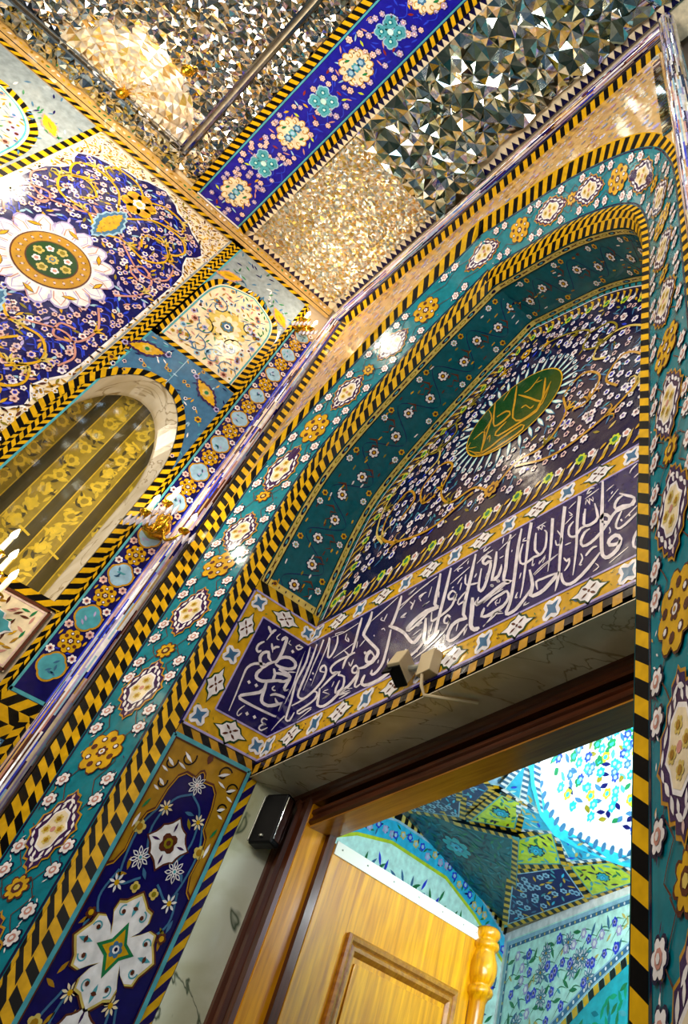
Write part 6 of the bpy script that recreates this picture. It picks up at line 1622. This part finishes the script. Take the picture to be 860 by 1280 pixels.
# left wall of the inner room with its pointed arch
rootJ = empty('arched_wall_panel', (IC[0], 2.0, 1.0), 'turquoise arched tile panel behind the top of the open door leaf', 'tile panel')
p = P(wallx(IC[0]), .002)
p.grid(1.29, 2.6, FL, 1.6, 4, 4, 'dteal', 0)
AE = [(2.597, 1.093), (2.40, 1.195), (2.214, 1.266), (1.905, 1.290), (1.738, 1.262), (1.5, 1.16), (1.30, 1.05)]
p.poly(AE + [(1.30, FL), (2.597, FL)], 'sky', 2)
COL['turq'] = lin('#35b8e0')
def off(e, d): return [(y, z - d) for y, z in e]
p.poly(off(AE, .012) + [(1.30, FL), (2.597, FL)], 'turq', 3)
p.strip(off(AE, .086), .012, 'lime', 5); p.poly(off(AE, .09) + [(1.30, FL), (2.597, FL)], 'mint', 4)
for a, b_ in zip(AE, AE[1:]):
    n = int(math.hypot(b_[0] - a[0], b_[1] - a[1]) / .018)
    for i in range(n):
        t = (i + .5) / n; y, z = a[0] + (b_[0] - a[0]) * t, a[1] + (b_[1] - a[1]) * t
        if i % 2: p.poly([(y - .009, z - .004), (y + .009, z - .004), (y + .009, z + .03), (y - .009, z + .03)], 'palegold', 5)
        else: p.poly([(y - .009, z - .004), (y + .009, z - .004), (y + .009, z + .03), (y - .009, z + .03)], 'black', 5)
        if i % 2 == 0: flower(p, y, z - .045 + rr.uniform(-.015, .015), .015, rr.choice(('blue', 'blue', 'lav', 'palegold')), 'sky', 5, 6, 0, None, None)
        leaf(p, y + rr.uniform(-.01, .01), z - .045 + rr.uniform(-.02, .02), .03, .008, rr.uniform(0, 6), rr.choice(('leaf', 'steel', 'navy')), 5)
def jf(y, z, i): leaf(p, y, z, .05, .012, rr.uniform(0, 6), rr.choice(('leaf', 'leaf', 'blue', 'steel')), 6)
field(p, off(AE, .13) + [(1.32, .8), (2.58, .8)], .04, jf, .01, seed=95)
p.build('tile_face', rootJ, M_PAINT)

# faceted vault
FAC = {
'kite': [(-2.735, 2.59, 1.093), (-2.740, 2.203, 1.270), (-2.740, 1.899, 1.294), (-2.613, 1.896, 1.27), (-2.448, 1.992, 1.24), (-2.194, 2.065, 1.19)],
'blueA': [(-2.647, 1.828, 1.27), (-2.321, 1.731, 1.25), (-2.152, 1.721, 1.21), (-2.376, 1.93, 1.23)],
'blueB': [(-2.358, 1.923, 1.23), (-2.169, 1.738, 1.21), (-2.027, 1.664, 1.19), (-2.076, 1.791, 1.2)],
'yelA': [(-2.363, 1.964, 1.22), (-2.061, 1.835, 1.195), (-2.02, 1.903, 1.18), (-2.195, 2.057, 1.19)],
'cyA': [(-2.023, 1.811, 1.195), (-1.811, 1.7, 1.175), (-2.006, 1.884, 1.18)],
'cyB': [(-1.996, 1.89, 1.18), (-1.811, 1.712, 1.175), (-1.754, 1.688, 1.165), (-1.858, 1.797, 1.165), (-1.971, 1.942, 1.165)],
'cyC': [(-2.035, 1.915, 1.18), (-1.988, 1.973, 1.165), (-2.036, 2.089, 1.16), (-2.184, 2.064, 1.19)],
'yelB': [(-2.223, 2.102, 1.185), (-2.045, 2.099, 1.16), (-2.14, 2.269, 1.14), (-2.348, 2.22, 1.15)],
'navy': [(-2.4, 2.266, 1.15), (-2.158, 2.299, 1.14), (-2.191, 2.471, 1.098), (-2.652, 2.512, 1.093)],
'yelC': [(-2.13, 2.299, 1.14), (-1.941, 2.323, 1.12), (-1.907, 2.448, 1.098), (-2.164, 2.478, 1.098)],
'cyD': [(-2.044, 2.13, 1.155), (-1.97, 2.167, 1.145), (-1.945, 2.282, 1.12), (-2.104, 2.274, 1.14)],
'wedge': [(-2.2, 1.68, 1.215), (-2.07, 1.80, 1.215), (-2.02, 1.84, 1.21), (-1.835, 1.735, 1.20), (-1.80, 1.60, 1.20), (-2.0, 1.5, 1.21)],
'cyE': [(-1.887, 2.308, 1.11), (-1.77, 2.285, 1.1), (-1.89, 2.441, 1.098)]}
FLAB = {'kite': 'dark teal kite-shaped vault facet over the door leaf top', 'blueA': 'navy triangular vault facet tucked under the wooden lintel, furthest left',
 'blueB': 'narrow navy vault facet under the lintel, right of the navy triangle', 'yelA': 'lime vault facet under the lintel, between navy facet and pale triangle', 'cyA': 'smallest pale blue triangular vault facet, just under the lintel',
 'cyB': 'pale blue vault facet hugging the upper left of the dome ring', 'cyC': 'pale blue curved vault facet at the leftmost bulge of the dome ring', 'yelB': 'lime vault facet directly above the large navy facet',
 'navy': 'large navy flowered vault facet above the white ledge', 'yelC': 'lime vault facet above the white ledge, right of the large navy one', 'cyD': 'bright blue vault facet between two lime ones, below the dome ring', 'cyE': 'blue vault facet at the right, against the portal jamb', 'wedge': 'pale vault facet squeezed between lintel, lime facet and dome ring'}
FST = {'kite': ('dteal', 'teal', 'deep'), 'blueA': ('navy', 'sky', 'navy'), 'blueB': ('navy', 'steel', 'deep'), 'yelA': ('lime', 'sea', 'deep'), 'cyA': ('turq', 'mint', 'blue'), 'cyB': ('turq', 'mint', 'blue'),
 'cyC': ('turq', 'mint', 'blue'), 'yelB': ('lime', 'sea', 'deep'), 'navy': ('navy', 'sky', 'steel'), 'yelC': ('lime', 'sea', 'deep'), 'cyD': ('turq', 'mint', 'blue'), 'cyE': ('turq', 'sky', 'blue'), 'wedge': ('sky', 'mint', 'blue')}
def facet(key, pts):
    ground, c1, c2 = FST[key]
    Q = [Vector(q) for q in pts]; c = sum(Q, Vector()) / len(Q); n = Vector()
    for a, b_ in zip(Q, Q[1:] + Q[:1]): n += (a - c).cross(b_ - c)
    n.normalize()
    if n.z > 0: n = -n
    ux = (Q[1] - Q[0]); ux = (ux - n * ux.dot(n)).normalized(); uy = n.cross(ux)
    f = lambda u, w: (tuple(c + ux * u + uy * w), tuple(n))
    fl_ = [((q - c).dot(ux), (q - c).dot(uy)) for q in Q]
    ar = sum(a[0] * b_[1] - b_[0] * a[1] for a, b_ in zip(fl_, fl_[1:] + fl_[:1]))
    if ar < 0: fl_ = fl_[::-1]
    root = empty('vault_facet', tuple(c), FLAB[key], 'vault facet')
    p = P(f); big = [(x * 1.10, y * 1.10) for x, y in fl_]
    p.poly(big, 'sea', 0)
    def inset(poly, d):
        out = []; N = len(poly)
        for i in range(N):
            p0, p1, p2 = poly[i - 1], poly[i], poly[(i + 1) % N]
            e0 = Vector((p1[0] - p0[0], p1[1] - p0[1])).normalized(); e1 = Vector((p2[0] - p1[0], p2[1] - p1[1])).normalized()
            n0 = Vector((-e0.y, e0.x)); n1 = Vector((-e1.y, e1.x)); bs = (n0 + n1)
            k = d / max(.35, bs.length_squared / 2)
            out.append((p1[0] + bs.x / 2 * k * 1.0, p1[1] + bs.y / 2 * k * 1.0))
        return out
    sz = max(math.hypot(a[0] - b_[0], a[1] - b_[1]) for a in fl_ for b_ in fl_)
    wd = min(.016, sz * .05)
    i1 = inset(fl_, wd * .2)
    p.poly(i1, c1, 1)
    i2 = inset(fl_, wd); p.poly(i2, ground, 2)
    def fn(x, y, i):
        k = rr.random()
        if ground == 'lime':
            if k < .5: leaf(p, x, y, .036, .012, rr.uniform(0, 6), rr.choice(('leaf', 'deep', 'sea')), 4)
            else: leaf(p, x, y, .03, .010, rr.uniform(0, 6), rr.choice(('deep', 'brown', 'aqua')), 4)
        elif ground == 'dteal': leaf(p, x, y, .045, .010, rr.uniform(0, 6), rr.choice(('deep', 'leaf', 'teal')), 4)
        elif ground == 'navy':
            if k < .5: flower(p, x, y, .016, 'sky', 'steel', 6, 4, 0, None, 'navy')
            else: leaf(p, x, y, .034, .010, rr.uniform(0, 6), rr.choice(('gold', 'sea', 'turq', 'steel')), 3)
        else: leaf(p, x, y, .04, .012, rr.uniform(0, 6), rr.choice(('mint', 'steel', 'blue', 'palegold')), 4)
    field(p, i2, .034, fn, .006, seed=len(key) + 90)
    if ground in ('lime', 'dteal'):
        flower(p, 0, 0, sz * .09, 'aqua', 'steel', 8, 6, 0, 'deep', 'mint'); flower(p, 0, 0, sz * .04, 'turq', None, 6, 9, 0, None, 'navy')
    p.build('flowered_ground', root, M_PAINT)
    q = P(f)
    N = len(fl_)
    for i in range(N):
        a, b_ = fl_[i], fl_[(i + 1) % N]; d = Vector((b_[0] - a[0], b_[1] - a[1])); L = d.length; d /= L; nn = Vector((d.y, -d.x))
        w_ = min(.022, sz * .075); m_ = max(3, int(L / .020))
        for k in range(m_):
            u0, u1 = L * k / m_, L * (k + 1) / m_
            pt = lambda u, v_: (a[0] + d.x * u + nn.x * v_, a[1] + d.y * u + nn.y * v_)
            q.poly([pt(u0, -.002), pt(u1, -.002), pt(u1, w_), pt(u0, w_)], (('gold', 'black') if ground != 'turq' else ('white', 'steel'))[k % 2], 3)
    q.build('striped_edge', root, M_PAINT)
for k, v_ in FAC.items(): facet(k, v_)
# dome over the inner room
rootD = empty('dome_panel', (-1.3, 1.9, 1.2), 'bright white dome of blue and green flowers with a scalloped white ring', 'dome panel')
RO = [(-1.62, 1.30, 1.165), (-1.68, 1.50, 1.165), (-1.73, 1.608, 1.165), (-1.79, 1.715, 1.165), (-1.858, 1.797, 1.165), (-1.965, 1.959, 1.16), (-2.015, 2.091, 1.155), (-1.99, 2.191, 1.145), (-1.945, 2.262, 1.13), (-1.88, 2.315, 1.11), (-1.80, 2.36, 1.10), (-1.70, 2.385, 1.10), (-1.5, 2.36, 1.10), (-1.2, 2.30, 1.10)]
DCN = Vector((-1.25, 1.80, 1.40))
def dome_f(u, w):
    t = u * (len(RO) - 1); i = max(0, min(int(t), len(RO) - 2)); k = t - i
    a = Vector(RO[i]) * (1 - k) + Vector(RO[i + 1]) * k
    q = a + (DCN - a) * w; q.z = a.z + (DCN.z - a.z) * math.sin(min(1, w) * math.pi / 2)
    n = (DCN - a); n = Vector((n.x * .3, n.y * .3, -1)).normalized()
    return tuple(q), tuple(n)
p = P(dome_f); COL['snow'] = lin('#f6fbff')
p.grid(0, 1, 0, 1, 52, 12, 'snow', 0)
p.grid(0, 1, -.02, .025, 52, 1, 'turq', 2); 
for i in range(34):
    u = (i + .5) / 34; p.poly(xf(circ(10), u, .075, .0125, .045), 'white', 3)
    p.poly(xf(circ(8), u + .015, .03, .008, .022), 'steel', 3)
def df(u, w, i):
    k = rr.random(); sx = .022 / max(.25, 1 - w); sy = .036
    if k < .32: p.poly(xf(lobes(6), u, w, sx * .55, sy * .75), rr.choice(('blue', 'steel', 'turq', 'aqua')), 3); p.poly(xf(circ(6), u, w, sx * .25, sy * .3), 'sky', 4)
    elif k < .8: p.poly(xf(LENS, u, w, sx * .7, sy * .6, rr.uniform(0, 6)), rr.choice(('leaf', 'steel', 'sea', 'navy', 'olive')), 2)
    else: p.poly(xf(lobes(5), u, w, sx * .6, sy * .8), rr.choice(('lime', 'leaf')), 3); p.poly(xf(circ(7), u, w, sx * .25, sy * .35), 'turq', 4)
field(p, [(.02, .10), (.98, .10), (.98, .9), (.02, .9)], .042, df, .01, seed=97)
p.build('flowered_dome', rootD, M_PAINT)
